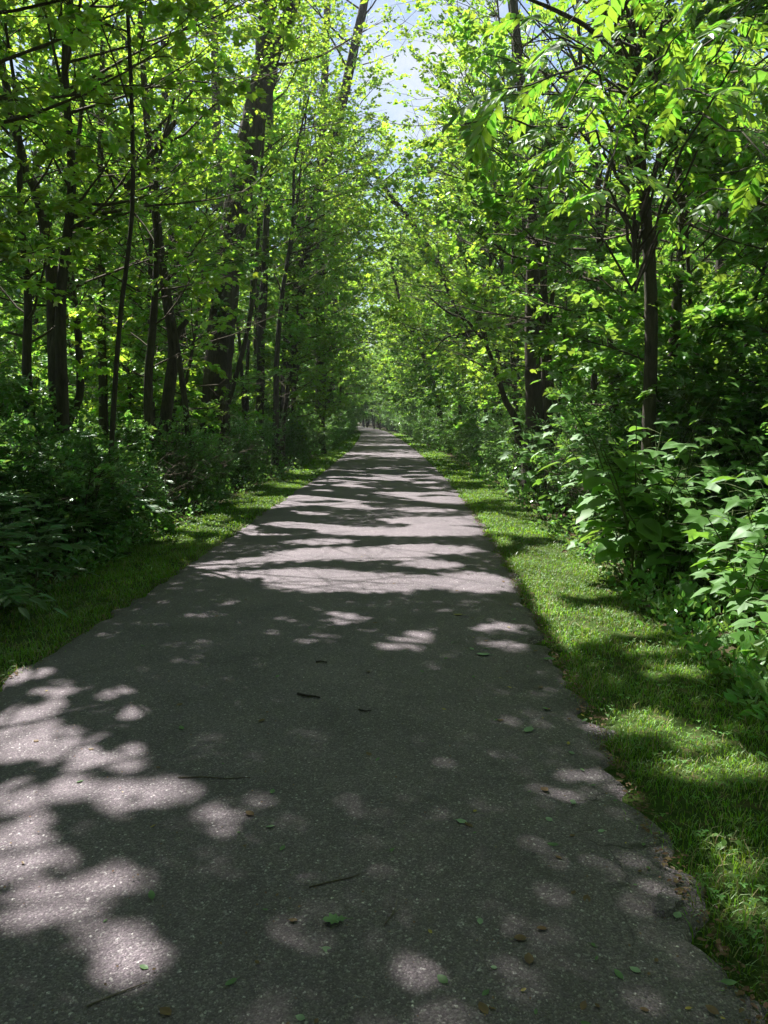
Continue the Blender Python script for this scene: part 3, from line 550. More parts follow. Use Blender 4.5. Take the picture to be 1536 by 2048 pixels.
def place(v, x, y, rz, sc, name, label, group, cat, part='trunk'):
    z = float(ground_z(np.array([x]), np.array([y]))[0])
    if 4 < y < 33 and abs(x) < .56 * y + 3:
        sh = {'forest_tree': 'tall leafy tree', 'understorey_tree': 'small leafy tree', 'verge_tree': 'small tree over the verge', 'shrub': 'bushy green shrub', 'verge_shrub': 'low shrub edging the verge'}[name]
        label = f'{sh} {whereabouts(x, y)}'; group = label.replace('tree ', 'trees ', 1).replace('shrub ', 'shrubs ', 1)
    root = empty(name, (x, y, z), rz, sc); tag(root, label, cat, group)
    c, s = cos(rz), sin(rz); M = np.array([[c, -s, 0], [s, c, 0], [0, 0, 1]])
    me = v['crown']
    W = (v['pos'] @ M.T) * sc + [x, y, z]; sz = v['s'] * sc; dd = v['d'] @ M.T
    ctr = W + nrm(dd) * sz[:, None] * .5; gx, gy = shadow_hit(ctr)
    if abs(x) < 22 and y < 82:
        lit = lit_amount(gx, gy, ctr[:, 2])
        if lit.mean() > .025 and (y < 26 or (name == 'verge_tree' and y < 80) or (lit.mean() > .08 and y < 30 and v['kind'] == 'tall')) and (abs(x) < 11 or y < 20):
            k = ~lit; me = crown_mesh('crown', v['wood'] if (3.5 < y < 18 and abs(x) < .6 * y + 2) else v['few'], v['pos'][k], v['d'][k], v['n'][k], v['s'][k], v['T'] if (y < 13 and v['kind'] != 'tall' and abs(x) < .6 * y + 1) else KITE, v['lm']); BAKED[0] += len(me.polygons) * 2
            ctr = ctr[k]; sz = sz[k]
        COVER.append((ctr, sz))
    link(part, v['trunk'], root); link('crown', me, root)
    return root
KEYS = np.array([(-4.2, 18), (-4.7, 21), (-5.5, 12.5), (-3.4, 9), (-5.7, 15), (-4.3, 14), (-3.8, 17), (-3.7, 22), (-4.4, 28), (-2.9, 33), (4.5, 30), (2.95, 15), (2.9, 14), (5.4, 12), (4.6, 16), (3.2, 40), (2.65, 7.5)])
rg = rng_of(77)
def scatter(kind, n, xr, yr, mind, inner, cone=.60, extra=5, taken=None):
    taken = [] if taken is None else taken; out = []
    for _ in range(n * 40):
        if len(out) >= n: break
        y = rg.uniform(*yr) if rg.uniform() < .6 else yr[0] + (yr[1] - yr[0]) * rg.uniform() ** 1.6; x = rg.uniform(*xr)
        if abs(x) > cone * y + extra: continue
        if left(y) - inner < x < right(y) + inner: continue
        if any((x - a) ** 2 + (y - b) ** 2 < mind ** 2 for a, b in taken) or (len(KEYS) and ((KEYS - [x, y]) ** 2).sum(1).min() < (mind * .45) ** 2): continue
        out.append((x, y)); taken.append((x, y))
    return out
def side(x): return 'left' if x < 0 else 'right'
taken = []
far_label = {'left': 'tall leafy tree deep in the woods left of the path', 'right': 'tall leafy tree deep in the woods right of the path'}
for x, y in scatter('tall', 120, (-60, 60), (21, 125), 4.6, 2.6, taken=taken) + scatter('tall', 30, (-24, 24), (100, 190), 4.5, 2.6, taken=taken):
    s = side(x - (left(y) + right(y)) / 2); band = ' nearer the camera' if y < 45 else ' far off'
    place(VARS['tall'][int(rg.integers(4))], x, y, rg.uniform(0, 6.28), rg.uniform(.8, 1.15), 'forest_tree',
          far_label[s] if y >= 45 else f'tall leafy tree a short way into the woods {s} of the path', f'{"far" if y >= 45 else "middle distance"} tall trees {s} of the path', 'tree')
for x, y in [(-7.5, 8.5), (8.5, 9), (-9, 14), (9.5, 15), (-6, -4), (5, -5), (-3, -9), (9, 0), (-10, 2), (2, -13), (-8, -12), (10, -9), (-3.6, -1.5), (3.2, -2.2), (-4.4, -6.5), (3.4, -6.5), (6.5, 1.5), (-7.5, .5), (0, -16), (-3, -18)]:  # those behind the camera are unseen, added to dim the open sky's light
    place(VARS['tall'][int(rg.integers(4))], x, y, rg.uniform(0, 6.28), rg.uniform(.85, 1.05), 'forest_tree', f'tall leafy tree mostly out of view around the near end, {side(x)} of the path', f'near tall trees {side(x)} of the path', 'tree')
for x, y in [(-4.8, .2), (-6.2, 3.0), (-7.6, 5.0), (-6.4, .6), (-4.2, -2.6), (-6.5, -3.4), (-9.0, 2.4), (-3.6, -5.6), (-5.4, -8.2), (-1.8, -10.5), (2.6, -9.4), (.2, -13), (4.6, -7), (3.0, -4.2), (5.6, -3.4), (3.8, -.6), (6.0, .8), (4.6, 2.6), (7.4, 3.4), (6.4, 5.6), (8.8, 6.0), (9.5, .2), (8.6, -5), (-9.6, -6), (-9.5, 6.2), (-.6, -8.4)]:  # unseen ring of trees around the camera, added to cut ambient sky light
    place(VARS['under'][int(rg.integers(4))], x, y, rg.uniform(0, 6.28), rg.uniform(.9, 1.25), 'understorey_tree', f'small leafy tree out of view, added to shade the near end, {side(x)} of the path', f'small trees around the near end of the path, {side(x)}', 'tree')
for x, y in scatter('under', 210, (-34, 34), (8.5, 95), 2.1, 2.2, taken=[]) + scatter('under', 50, (-24, 24), (90, 170), 2.5, 2.2, taken=[]):
    s = side(x - (left(y) + right(y)) / 2); far = y > 30
    place(VARS['under'][int(rg.integers(4))], x, y, rg.uniform(0, 6.28), rg.uniform(.75, 1.2), 'understorey_tree',
          f'small leafy tree filling the {"distant" if far else "nearer"} woods {s} of the path', f'{"distant" if far else "nearer"} small trees {s} of the path', 'tree')
# small trees leaning in from both verges, closing over the path farther down
for sd in (-1, 1):
    y = 9.0 if sd > 0 else 19.0
    while y < 105:
        e = left(y) - 1.2 if sd < 0 else right(y) + 1.3
        s = 'left' if sd < 0 else 'right'; far = y > 35
        place(VARS['under'][int(rg.integers(4))], float(e + sd * rg.uniform(.6, 1.5) * (1.5 if y < 22 else 1)), y, rg.uniform(0, 6.28), rg.uniform(.62, .85) if y < 22 else rg.uniform(.9, 1.35), 'verge_tree',
              f'small tree leaning over the {s} verge along the {"far" if far else "middle"} stretch of path', f'small trees over the {s} verge, {"far" if far else "middle"} stretch', 'tree')
        y += rg.uniform(2.2, 3.6) * (1 + y / 60)
for x, y in scatter('shrub', 170, (-22, 22), (7.5, 80), 1.1, 1.55, taken=[], cone=.56, extra=3):
    s = side(x - (left(y) + right(y)) / 2); far = y > 20
    place(VARS['shrub'][int(rg.integers(4))], x, y, rg.uniform(0, 6.28), rg.uniform(.55, 1.05), 'shrub',
          f'bushy green shrub {"far along" if far else "beside the near part of"} the path, {s} side', f'{"far" if far else "near"} shrubs on the {s} side', 'shrub', 'stem')
for x, y, sc in [(4.6, 6.0, 1.0), (3.8, 7.9, 1.05), (3.1, 8.9, .8), (4.7, 9.0, 1.2), (2.95, 10.1, .7), (4.9, 7.4, 1.2), (3.9, 10.4, 1.1), (5.6, 10.2, 1.3),                  (-4.7, 6.9, .8), (-5.3, 8.3, .95), (-4.9, 9.9, .8), (-5.9, 10.6, 1.1), (-4.5, 11.7, .75), (-6.4, 12.4, 1.2)]:
    s = side(x); place(VARS['shrub'][int(rg.integers(4))], x, y, rg.uniform(0, 6.28), sc, 'shrub', f'dense waist-high to head-high shrub behind the front plants {s} of the path', f'dense shrubs behind the front plants, {s}', 'shrub', 'stem')
# trees that close the view where the path bends out of sight, and tall ones framing the gap of sky
for x, y, sc in [(.9, 101, 1.3), (2.9, 104, 1.4), (.4, 110, 1.3), (-.6, 117, 1.4), (1.6, 114, 1.5), (4.6, 112, 1.5), (-1.6, 127, 1.5), (1.0, 130, 1.6), (3.4, 124, 1.5), (-3.9, 148, 1.7), (-6.8, 108, 1.3), (-5.6, 98, 1.2), (-8.5, 120, 1.5), (-7, 133, 1.4), (-12, 140, 1.6), (-1.5, 150, 1.8), (-9.2, 155, 1.8), (-4.2, 160, 1.8), (-2.5, 168, 1.9), (-5.2, 176, 2), (-3.9, 185, 2.1), (-6.2, 192, 2.2), (-1, 178, 2), (-4.5, 200, 2.4), (-8, 205, 2.4), (-3.3, 152, 1.6)]:
    place(VARS['under'][int(rg.integers(4))], x, y, rg.uniform(0, 6.28), sc, 'verge_tree', 'small tree at the far end where the path bends out of sight', 'small trees at the far bend of the path', 'tree')
for x, y, sc in [(-3.6, 46, .9), (4.2, 50, .85), (-4.0, 58, 1.0), (3.9, 63, 1.0), (-4.6, 72, 1.0), (3.1, 77, .95), (2.6, 98, 1.0), (-6.4, 92, 1.0), (1.8, 119, 1.0), (5.8, 84, 1.1), (-1.2, 136, 1.1), (3.6, 140, 1.2)]:
    place(VARS['tall'][int(rg.integers(4))], x, y, rg.uniform(0, 6.28), sc, 'forest_tree', 'tall tree standing close beside the far stretch of the path', 'tall trees beside the far stretch of path', 'tree')
for i in range(60):
    x, y = rg.uniform(-8, 5), rg.uniform(92, 205)
    if left(y) - 1.6 < x < right(y) + 1.6: continue
    place(VARS['shrub'][int(rg.integers(4))], x, y, rg.uniform(0, 6.28), rg.uniform(1.3, 2.2), 'shrub', 'leafy shrub at the far bend of the path', 'shrubs at the far bend of the path', 'shrub', 'stem')
for i in range(16):
    y = 97 + 1.5 * i; x = float(right(y) + 1.25 + (i * 1.7) % 3.2)
    place(VARS['shrub'][i % 4], x, y, i * 1.1, 1.5, 'shrub', 'leafy shrub at the far bend of the path', 'shrubs at the far bend of the path', 'shrub', 'stem')
# shrubs lining the verges
for sd in (-1, 1):
    y = 8.0
    while y < 118:
        e = left(y) - 1.35 if sd < 0 else right(y) + 1.45
        x = e + sd * rg.uniform(0, .5) ; s = 'left' if sd < 0 else 'right'; far = y > 20
        place(VARS['shrub'][int(rg.integers(4))], float(x), y, rg.uniform(0, 6.28), rg.uniform(.42, .7) * (1 + min(y, 110) / 90), 'verge_shrub',
              f'low shrub at the edge of the {s} grass verge, {"far down" if far else "near part of"} the path', f'{"far" if far else "near"} shrubs lining the {s} verge', 'shrub', 'stem')
        y += rg.uniform(.6, 1.1) * (1 + y / 40)

# ------------------------------------------------------------------ compound and broad leaves
def leaflet_arr(L=1.0, W=.36, curl=-.12):
    y = np.array([0, .18, .42, .7, 1.0]); w = np.array([0, .72, 1, .7, 0]) * W / 2; z = curl * y ** 2
    V = [(0, 0, 0)] + [(-w[i], y[i], z[i] + .05) for i in (1, 2, 3)] + [(0, 1, z[4])] + [(w[i], y[i], z[i] + .05) for i in (3, 2, 1)] + [(0, y[i], z[i]) for i in (1, 2, 3)]
    F = [np.array([[0, 8, 1, 1]]), ]
    quads = np.array([[8, 9, 2, 1], [9, 10, 3, 2], [7, 6, 9, 8], [6, 5, 10, 9]]); tris = np.array([[0, 8, 1], [10, 4, 3], [0, 7, 8], [5, 4, 10]])
    return np.array(V) * L, [quads, tris]
def frond_mesh(name, seed, pairs=6, ll=.30, wl=.36, droop=.35, mats=None, stem_r=.006):
    rg = rng_of(seed); mb = MB(); t = np.linspace(0, 1, 9)
    pts = np.stack([.04 * np.sin(t * 3 + seed), t * (1 - .12 * droop), -droop * t ** 2 + .1 * t], 1); mb.tube(pts, np.linspace(stem_r, stem_r * .4, 9), 3, 1)
    P, D, Nn, S = [], [], [], []
    for k in range(pairs):
        f = .26 + .70 * k / pairs; p = np.array([np.interp(f, t, pts[:, a]) for a in range(3)]); tg = nrm(np.interp(f + .05, t, pts[:, 1]) - p[1]) if False else nrm(np.array([0, 1, -2 * droop * f + .1]))
        for s in (-1, 1):
            d = nrm(np.array([s * .95, .42 + .3 * f, -.22]) + tg * .15 + rg.normal(0, .1, 3)); P.append(p); D.append(d); Nn.append(np.array([0, .2, 1]) + rg.normal(0, .22, 3)); S.append(ll * (.75 + .5 * sin(pi * min(1, f))) * rg.uniform(.85, 1.12))
    P.append(pts[-1]); D.append(nrm(pts[-1] - pts[-2])); Nn.append(np.array([0, 0, 1.])); S.append(ll * 1.05)
    stamp(mb, np.array(P), np.array(D), np.array(Nn), np.array(S), leaflet_arr(1, wl), 0)
    return mb.mesh(name, mats)
def palmate_mesh(name, seed, mats, lobes=5):
    rg = rng_of(seed); mb = MB(); out = []
    A = np.linspace(-2.15, 2.15, lobes); Ln = np.array([.62, .86, 1.0, .86, .62]) if lobes == 5 else np.array([.85, 1, .85])
    # outline: notch, shoulder, tip, shoulder ... around the leaf
    for i, (a, l) in enumerate(zip(A, Ln)):
        w = .26 if lobes == 5 else .38
        if i == 0: out.append((-.12 * 1, -.05))
        out += [(l * .74 * sin(a - w), l * .74 * cos(a - w)), (l * sin(a), l * cos(a)), (l * .74 * sin(a + w), l * .74 * cos(a + w))]
        if i < lobes - 1:
            b = (a + A[i + 1]) / 2; out.append((.56 * sin(b), .56 * cos(b)))
    out.append((.12, -.05)); out = np.array(out) * rg.uniform(.93, 1.07, (len(out), 1))
    x = out[:, 0] * .62; y = out[:, 1] * .62 + .38; r2 = x ** 2 + (y - .38) ** 2
    z = -.42 * r2 + .16 * np.abs(x) + rg.normal(0, .012, len(x)); V = np.concatenate([[(0, .38, .02)], np.stack([x, y, z], 1)]); n = len(out)
    F = np.array([[0, i + 2, i + 1] for i in range(n - 1)]); mb.add(V, [F], 0, True)
    mb.tube(np.array([(0, -.32, -.14), (0, 0, -.01), (0, .38, .015)]), [.012, .011, .008], 3, 1)
    return mb.mesh(name, mats)
WF = [frond_mesh('leaf', s, 6 + s % 2, .235, .44, .30 + .1 * (s % 3), [LEAF_WALNUT, STEM]) for s in (1, 2, 3, 4)]
CF = [frond_mesh('leaf', s, 6 + s % 2, .29, .38, .40 + .1 * (s % 3), [LEAF_FERN, STEM], .008) for s in (5, 6, 7, 8)]
PB = [palmate_mesh('leaf', s, [LEAF_BROAD, STEM], 5 if s % 3 else 3) for s in (1, 2, 3, 4)]
OB = []
for s in (1, 2, 3):
    mb = MB(); V, F = leaflet_arr(1, .62, -.2); mb.add(V, F, 0, True); mb.tube(np.array([(0, -.2, -.05), (0, 0, 0)]), [.012, .01], 3, 1); OB.append(mb.mesh('leaf', [LEAF_BROAD, STEM]))
def orient(d, n, roll=0):
    x, y, z = frames(np.asarray(d, float)[None], np.asarray(n, float)[None]); m = mathutils.Matrix(((x[0][0], y[0][0], z[0][0]), (x[0][1], y[0][1], z[0][1]), (x[0][2], y[0][2], z[0][2])))
    return m.to_euler()
def leaf_part(me, parent, p, d, n, s):
    o = link('leaf', me, parent, p, orient(d, n), s); return o

# walnut tree over the right verge: its nearest compound leaves hang in the upper right of the view
def walnut():
    rg = rng_of(31); loc = np.array((2.65, 7.5, 0.)); root = empty('walnut_tree', loc)
    tag(root, 'dark walnut tree with long sunlit compound leaves over the right verge', 'tree')
    st = [stem(7.5, [(2.67, 1.2), (2.66, 1.9), (2.64, 2.58), (2.59, 3.15), (2.51, 3.71), (2.44, 4.26), (2.39, 4.8)], .075, .05),
          stem(7.5, [(2.39, 4.75), (2.24, 5.02), (2.06, 5.33), (1.93, 5.68), (1.8, 6.6)], .035, .02),
          stem(7.6, [(2.42, 4.75), (2.38, 5.21), (2.39, 5.74), (2.4, 7)], .04, .02),
          stem(7.4, [(2.37, 4.6), (2.4, 5.11), (2.43, 5.63), (2.7, 7)], .03, .018),
          stem(7.3, [(2.40, 4.5), (2.33, 4.67), (1.9, 5.06), (1.61, 5.21), (1.34, 5.32), (.9, 5.5)], .03, .012)]
    tb = MB(); fine = []
    for p, r in st:
        p = p - loc; t = np.linspace(0, 1, len(p)); tt = np.linspace(0, 1, 22); q = np.stack([_spl(t, p[:, a], tt) for a in range(3)], 1); rr = np.interp(tt, t, r); tb.tube(q, rr, 10, 0, rough=.05, rng=rg); fine.append((q, rr))
    sites = []
    for i in range(42):
        z0 = rg.uniform(2.6, 4.9); p0 = np.array([2.45, 7.45, z0]); yt = rg.uniform(3.6, 8.6) if i % 3 else rg.uniform(3.5, 5.0); xt = rg.uniform(.11, .52) * yt; zt = 1.5 + yt * rg.uniform(.30, .60) 
        p1 = np.array([xt, yt, min(zt, z0 + 1.6)]); mid = (p0 + p1) / 2 + [0, 0, .25]; L = np.array([p0, mid, p1]); t = np.array([0, .5, 1.]); tt = np.linspace(0, 1, 10)
        q = np.stack([_spl(t, L[:, a], tt) for a in range(3)], 1) + rg.normal(0, .02, (10, 3)); tb.tube(q - loc, np.linspace(.016, .004, 10), 4, 0)
        for j in range(4, 10):
            d0 = nrm(q[min(j, 9)] - q[j - 1])
            for _ in range(1 if j < 9 else 2):
                a = rg.uniform(0, 6.28); sites.append((q[j], nrm(d0 * .5 + np.array([cos(a), sin(a), rg.uniform(-.4, .3)]))))
    link('trunk', tb.mesh('trunk', [BARK]), root)
    sites.sort(key=lambda s: s[0][1]); k = 0
    for p, d in sites[:290]:
        s = rg.uniform(.25, .38); ctr = np.array([p + d * s * .5]); gx, gy = shadow_hit(ctr)
        if lit_amount(gx, gy)[0] and rg.uniform() < .75: continue
        leaf_part(WF[k % 4], root, p - loc, d + np.array([0, 0, -.15]), np.array([0, 0, 1]) + rg.normal(0, .25, 3), s); k += 1
        COVER.append((p + d * s * np.linspace(.2, 1, 5)[:, None], np.full(5, .12)))
    wood = MB(); B, D, U = grow(rg, wood, fine, 3.0, 26, 1.6, nside=6, spacing=.3)
    pos, d, n, size = expand(rg, B, D, U, 13, .42, .085); kk = filter_lit(pos + loc, d, size) & ((pos + loc)[:, 1] > 4.2); pos, d, n, size = pos[kk], d[kk], n[kk], size[kk]
    COVER.append((pos + loc, size)); link('crown', crown_mesh('crown', wood, pos, d, n, size, leaflet_arr(1, .38), LEAF_WALNUT), root)
walnut()

# ------------------------------------------------------------------ near plants whose leaves can be told apart
def clear(p, d, s):
    gx, gy = shadow_hit(np.array([p + np.asarray(d) * s * .5])); return not lit_amount(gx, gy)[0]
def compound_plant(x, y, h, nf, label, group, seed, fs=(.34, .56)):
    rg = rng_of(seed); z = float(ground_z(np.array([x]), np.array([y]))[0]); root = empty('compound_leaved_plant', (x, y, z), 0); tag(root, label, 'plant', group)
    a0 = rg.uniform(0, 6.28); pts = np.array([(0, 0, -.03), (.03, .02, h * .4), (.06 * cos(a0), .06 * sin(a0), h * .75), (.16 * cos(a0), .16 * sin(a0), h)])
    mb = MB(); mb.tube(pts, [.011, .009, .007, .004], 5, 0); link('stem', mb.mesh('stem', [STEM]), root)
    for k in range(nf):
        f = .28 + .72 * (k + .5) / nf; p = np.array([np.interp(f, [0, .4, .75, 1], pts[:, a]) for a in range(3)]); a = a0 + k * 2.4 + rg.normal(0, .3)
        d = nrm(np.array([cos(a), sin(a), .15 + .5 * f + rg.normal(0, .1)])); leaf_part(CF[int(rg.integers(4))], root, p, d, (0, 0, 1), rg.uniform(*fs) * (1.1 - .35 * f))
def broad_plant(x, y, h, ns, label, group, seed, ls=(.12, .2), meshes=None, name='broad_leaved_plant'):
    rg = rng_of(seed); z = float(ground_z(np.array([x]), np.array([y]))[0]); root = empty(name, (x, y, z), 0); tag(root, label, 'plant', group); meshes = meshes or PB
    mb = MB(); todo = []
    for s in range(ns):
        a = s * 6.28 / ns + rg.normal(0, .4); l = h * rg.uniform(.2, .5); hh = h * rg.uniform(.7, 1)
        pts = np.array([(.04 * cos(a), .04 * sin(a), -.03), (.3 * l * cos(a), .3 * l * sin(a), hh * .4), (.65 * l * cos(a), .65 * l * sin(a), hh * .75), (l * cos(a), l * sin(a), hh)]); mb.tube(pts, [.008, .007, .006, .004], 4, 0)
        for k in range(max(4, int(hh * 9))):
            f = .3 + .7 * (k + .6) / max(4, int(hh * 9)); p = np.array([np.interp(f, [0, .4, .75, 1], pts[:, q]) for q in range(3)]); b = a + k * 2.4 + rg.normal(0, .3)
            d = nrm(np.array([cos(b), sin(b), rg.uniform(-.1, .35)])); sz = rg.uniform(*ls) * (1.15 - .4 * f); pl = sz * rg.uniform(.5, .9); mb.tube(np.array([p, p + d * pl]), [.003, .0025], 3, 0); todo.append((p + d * pl, nrm(d - np.array([0, 0, .35])), sz))
    link('stem', mb.mesh('stem', [STEM]), root)
    for p, d, s in todo: leaf_part(meshes[int(rg.integers(len(meshes)))], root, p, d, np.array([0, 0, 1]) + rg.normal(0, .28, 3) - .25 * np.array([0, 1, 0]), s)
rg = rng_of(91); k = 0
for i, (x, y, h) in enumerate([(-3.05, 6.3, .5), (-3.5, 6.7, .75), (-3.9, 7.2, .9), (-3.15, 7.3, .55), (-3.65, 8.0, .8), (-4.3, 8.2, 1.0), (-3.3, 5.6, .6), (-4.0, 9.3, .9), (-3.4, 9.6, .65),
                               (-4.8, 9.6, 1.1), (-5.2, 10.6, 1.1), (-4.1, 10.6, .8), (-3.5, 11.2, .6), (-4.9, 12.2, 1.0), (-4.4, 7.5, 1.2), (-3.2, 12.9, .6), (-3.9, 6.2, .9), (-4.6, 8.9, 1.2), (-3.0, 5.3, .45), (-3.25, 6.0, .75), (-3.3, 6.9, .8), (-3.1, 8.3, .7), (-3.75, 7.6, 1.1), (-3.2, 9.1, .8), (-4.2, 6.6, 1.2), (-4.4, 9.9, 1.2)]):
    compound_plant(x, y, h, 9 + i % 5, 'plant of drooping feathery leaves ' + whereabouts(x, y), 'feathery-leaved plants ' + whereabouts(x, y), 400 + i)
for i, (x, y, h, n) in enumerate([(2.55, 4.6, .55, 4), (2.7, 5.3, .9, 4), (3.0, 5.9, 1.15, 5), (2.5, 6.2, .55, 4), (2.75, 6.9, .8, 4), (3.3, 7.2, 1.2, 5), (3.6, 6.6, 1.4, 5), (2.35, 4.0, .35, 4), (2.9, 4.8, 1.0, 4),
                                  (2.9, 8.3, .9, 4), (3.6, 8.6, 1.3, 5), (3.1, 9.6, 1.0, 5), (4.2, 8.2, 1.4, 5), (2.75, 10.6, .7, 4)]):
    broad_plant(x, y, h, n, 'bushy plant of large lobed leaves ' + whereabouts(x, y), 'lobed-leaf plants ' + whereabouts(x, y), 500 + i, ls=(.2, .32))
for i, (x, y, h, n) in enumerate([(2.3, 5.4, .3, 4), (2.45, 3.6, .28, 4), (2.6, 4.2, .4, 4), (2.35, 7.6, .35, 4), (2.15, 6.5, .22, 3), (2.55, 9.2, .45, 4)]):
    broad_plant(x, y, h, n, 'low plant of small oval leaves ' + whereabouts(x, y), 'low oval-leaved plants ' + whereabouts(x, y), 540 + i, ls=(.06, .1), meshes=OB, name='low_plant')
for i, (x, y, h, n) in enumerate([(3.3, 4.9, 1.3, 5), (2.45, 5.0, .7, 4), (2.6, 5.7, .8, 4), (2.9, 6.5, 1.1, 5), (2.6, 7.5, .7, 4), (3.1, 7.8, 1.2, 5), (3.4, 5.6, 1.5, 5), (2.75, 9.0, .8, 4), (2.4, 8.2, .5, 4), (3.9, 7.2, 1.7, 5), (3.6, 6.3, 1.6, 6), (4.2, 7.6, 1.9, 6), (3.4, 7.5, 1.5, 6), (4.3, 6.5, 1.8, 6), (3.0, 6.9, 1.2, 6), (3.9, 8.7, 1.8, 6), (3.2, 8.4, 1.3, 6), (2.85, 6.0, 1.0, 5), (3.1, 5.2, 1.25, 6), (3.6, 5.4, 1.5, 6), (2.5, 6.6, .95, 6), (2.72, 6.9, 1.45, 7), (2.45, 7.1, 1.1, 6), (2.95, 7.2, 1.7, 6), (2.36, 6.7, 1.5, 7), (2.42, 7.05, 1.95, 7)]):
    broad_plant(x, y, h, n, 'bushy plant of large lobed leaves ' + whereabouts(x, y), 'lobed-leaf plants ' + whereabouts(x, y), 600 + i, ls=(.12, .24) if i % 3 else (.24, .36), meshes=PB if i % 4 else PB + OB)
broad_plant(2.42, 11.2, 1.85, 6, 'pale sunlit sapling standing up at the edge of the right verge', None, 560, ls=(.2, .3), name='maple_sapling')
broad_plant(-3.45, 4.9, .3, 5, 'low weed with small oval leaves on the left margin', None, 561, ls=(.06, .09), meshes=OB, name='low_weed')
broad_plant(1.22, 2.44, .07, 2, 'tiny pale seedling in the right grass beside the crumbling edge', None, 562, ls=(.03, .045), meshes=OB, name='seedling')

# ------------------------------------------------------------------ herbs of the forest floor: nobody could count them
def herbs():
    rg = rng_of(61)
    def zone(n, yr, dist, hs, ls, K, tl, pw=1.0):
        y = yr[0] + (yr[1] - yr[0]) * rg.uniform(0, 1, n) ** pw; sd = np.where(rg.uniform(0, 1, n) < .5, -1, 1); d = dist[0] + (dist[1] - dist[0]) * rg.uniform(0, 1, n) ** 1.5
        x = np.where(sd < 0, left(y) - d, right(y) + d); ok = np.abs(x) < .56 * y + 1.2; x, y, d = x[ok], y[ok], d[ok]; n = len(x)
        z = ground_z(x, y); a = rg.uniform(0, 6.28, n); e = rg.uniform(.5, 1.45, n); B = np.stack([x, y, z], 1); hh = np.clip((d - dist[0]) / 1.2, .25, 1)
        B[:, 2] += hs * rg.uniform(0, 1, n) ** 2 * hh; D = np.stack([np.cos(a) * np.cos(e), np.sin(a) * np.cos(e), np.sin(e)], 1)
        return expand(rg, B, D, np.tile([0, 0, 1.], (n, 1)) + rg.normal(0, .2, (n, 3)), K, tl, ls, droop=.1)
    for nm, lab, parts in [('ground_cover', 'low green herbs and creepers covering the forest floor beside the verges',
                            [zone(2600, (2.5, 10), (.8, 3.2), .35, .06, 7, .24), zone(3600, (9, 26), (.85, 5), .5, .075, 7, .3), zone(2600, (24, 70), (.9, 10), .7, .12, 8, .5)]),
                           ('undergrowth', 'tangled leafy undergrowth deep between the trunks', [zone(3800, (8, 40), (2.5, 14), 1.5, .10, 9, .5), zone(2200, (35, 100), (2.5, 28), 2.2, .2, 9, .9)])]:
        mb = MB()
        for pos, d, n, s in parts: k = filter_lit(pos, d, s) | (rg.uniform(0, 1, len(pos)) < .3); stamp(mb, pos[k], d[k], n[k], s[k], OVATE if nm == 'ground_cover' else KITE, 0)
        tag(link(nm, mb.mesh(nm, [LEAF_DARK])), lab, 'plants', kind='stuff')
herbs()

# ------------------------------------------------------------------ grass verges
def verge(nm, sd, lab):
    rg = rng_of(71 + sd); mb = MB()
    for (y0, y1, dens, h, w, mat) in [(1.2, 4.5, 7500, .036, .0022, 0), (4.5, 9, 4200, .040, .0036, 0), (9, 18, 1500, .045, .0065, 0), (18, 40, 620, .055, .013, 0), (40, 80, 160, .09, .03, 0), (1.2, 9, 600, .042, .0022, 1)]:
        n = int((y1 - y0) * 1.05 * dens); y = rg.uniform(y0, y1, n); d = rg.uniform(-.09, 1.12, n) + .05 * np.sin(y * 9)
        keep = (rg.uniform(0, 1, n) < np.clip(1.25 - np.clip(d - .72, 0, 1) * 3, 0, 1)) & (rg.uniform(0, 1, n) < np.clip((d + .09 + .08 * hash_noise(y * 6, d * 5)) * 14, 0, 1)) 
        patch = hash_noise(y * 4.2 + sd, d * 5.1, 4); keep &= rg.uniform(0, 1, n) < np.clip(.72 + .6 * patch, .06, 1)
        y, d, patch = y[keep], d[keep], patch[keep]; n = len(y); x = left(y) - d if sd < 0 else right(y) + d; z = ground_z(x, y) - .004
        a = rg.uniform(0, 6.28, n); lean = rg.uniform(.2, 1.1, n) ** 1.0; H = h * rg.uniform(.5, 1.35, n) * (1 + .3 * patch) * (1.35 if mat else 1)
        H *= np.where(d < .12, rg.uniform(.6, 1.7, n), 1)
        ux, uy = np.cos(a), np.sin(a); wx, wy = -uy * w * rg.uniform(.6, 1.2, n), ux * w
        P = np.stack([np.stack([x - wx, y - wy, z], 1), np.stack([x + wx, y + wy, z], 1),
                      np.stack([x + wx * .7 + ux * lean * H * .35, y + wy * .7 + uy * lean * H * .35, z + H * .6], 1), np.stack([x - wx * .7 + ux * lean * H * .35, y - wy * .7 + uy * lean * H * .35, z + H * .6], 1),
                      np.stack([x + ux * lean * H, y + uy * lean * H, z + H * (1 - .25 * lean)], 1)], 1)
        o = (np.arange(n) * 5)[:, None]; mb.add(P.reshape(-1, 3), [o + np.array([[0, 1, 2, 3]]), o + np.array([[3, 2, 4]])], mat)
    tag(link(nm, mb.mesh(nm, [GRASS, GRASS_DRY])), lab, 'grass', kind='stuff')
verge('verge_grass', -1, 'short mown grass of the narrow left verge'); verge('verge_grass', 1, 'short mown grass of the sunnier right verge')

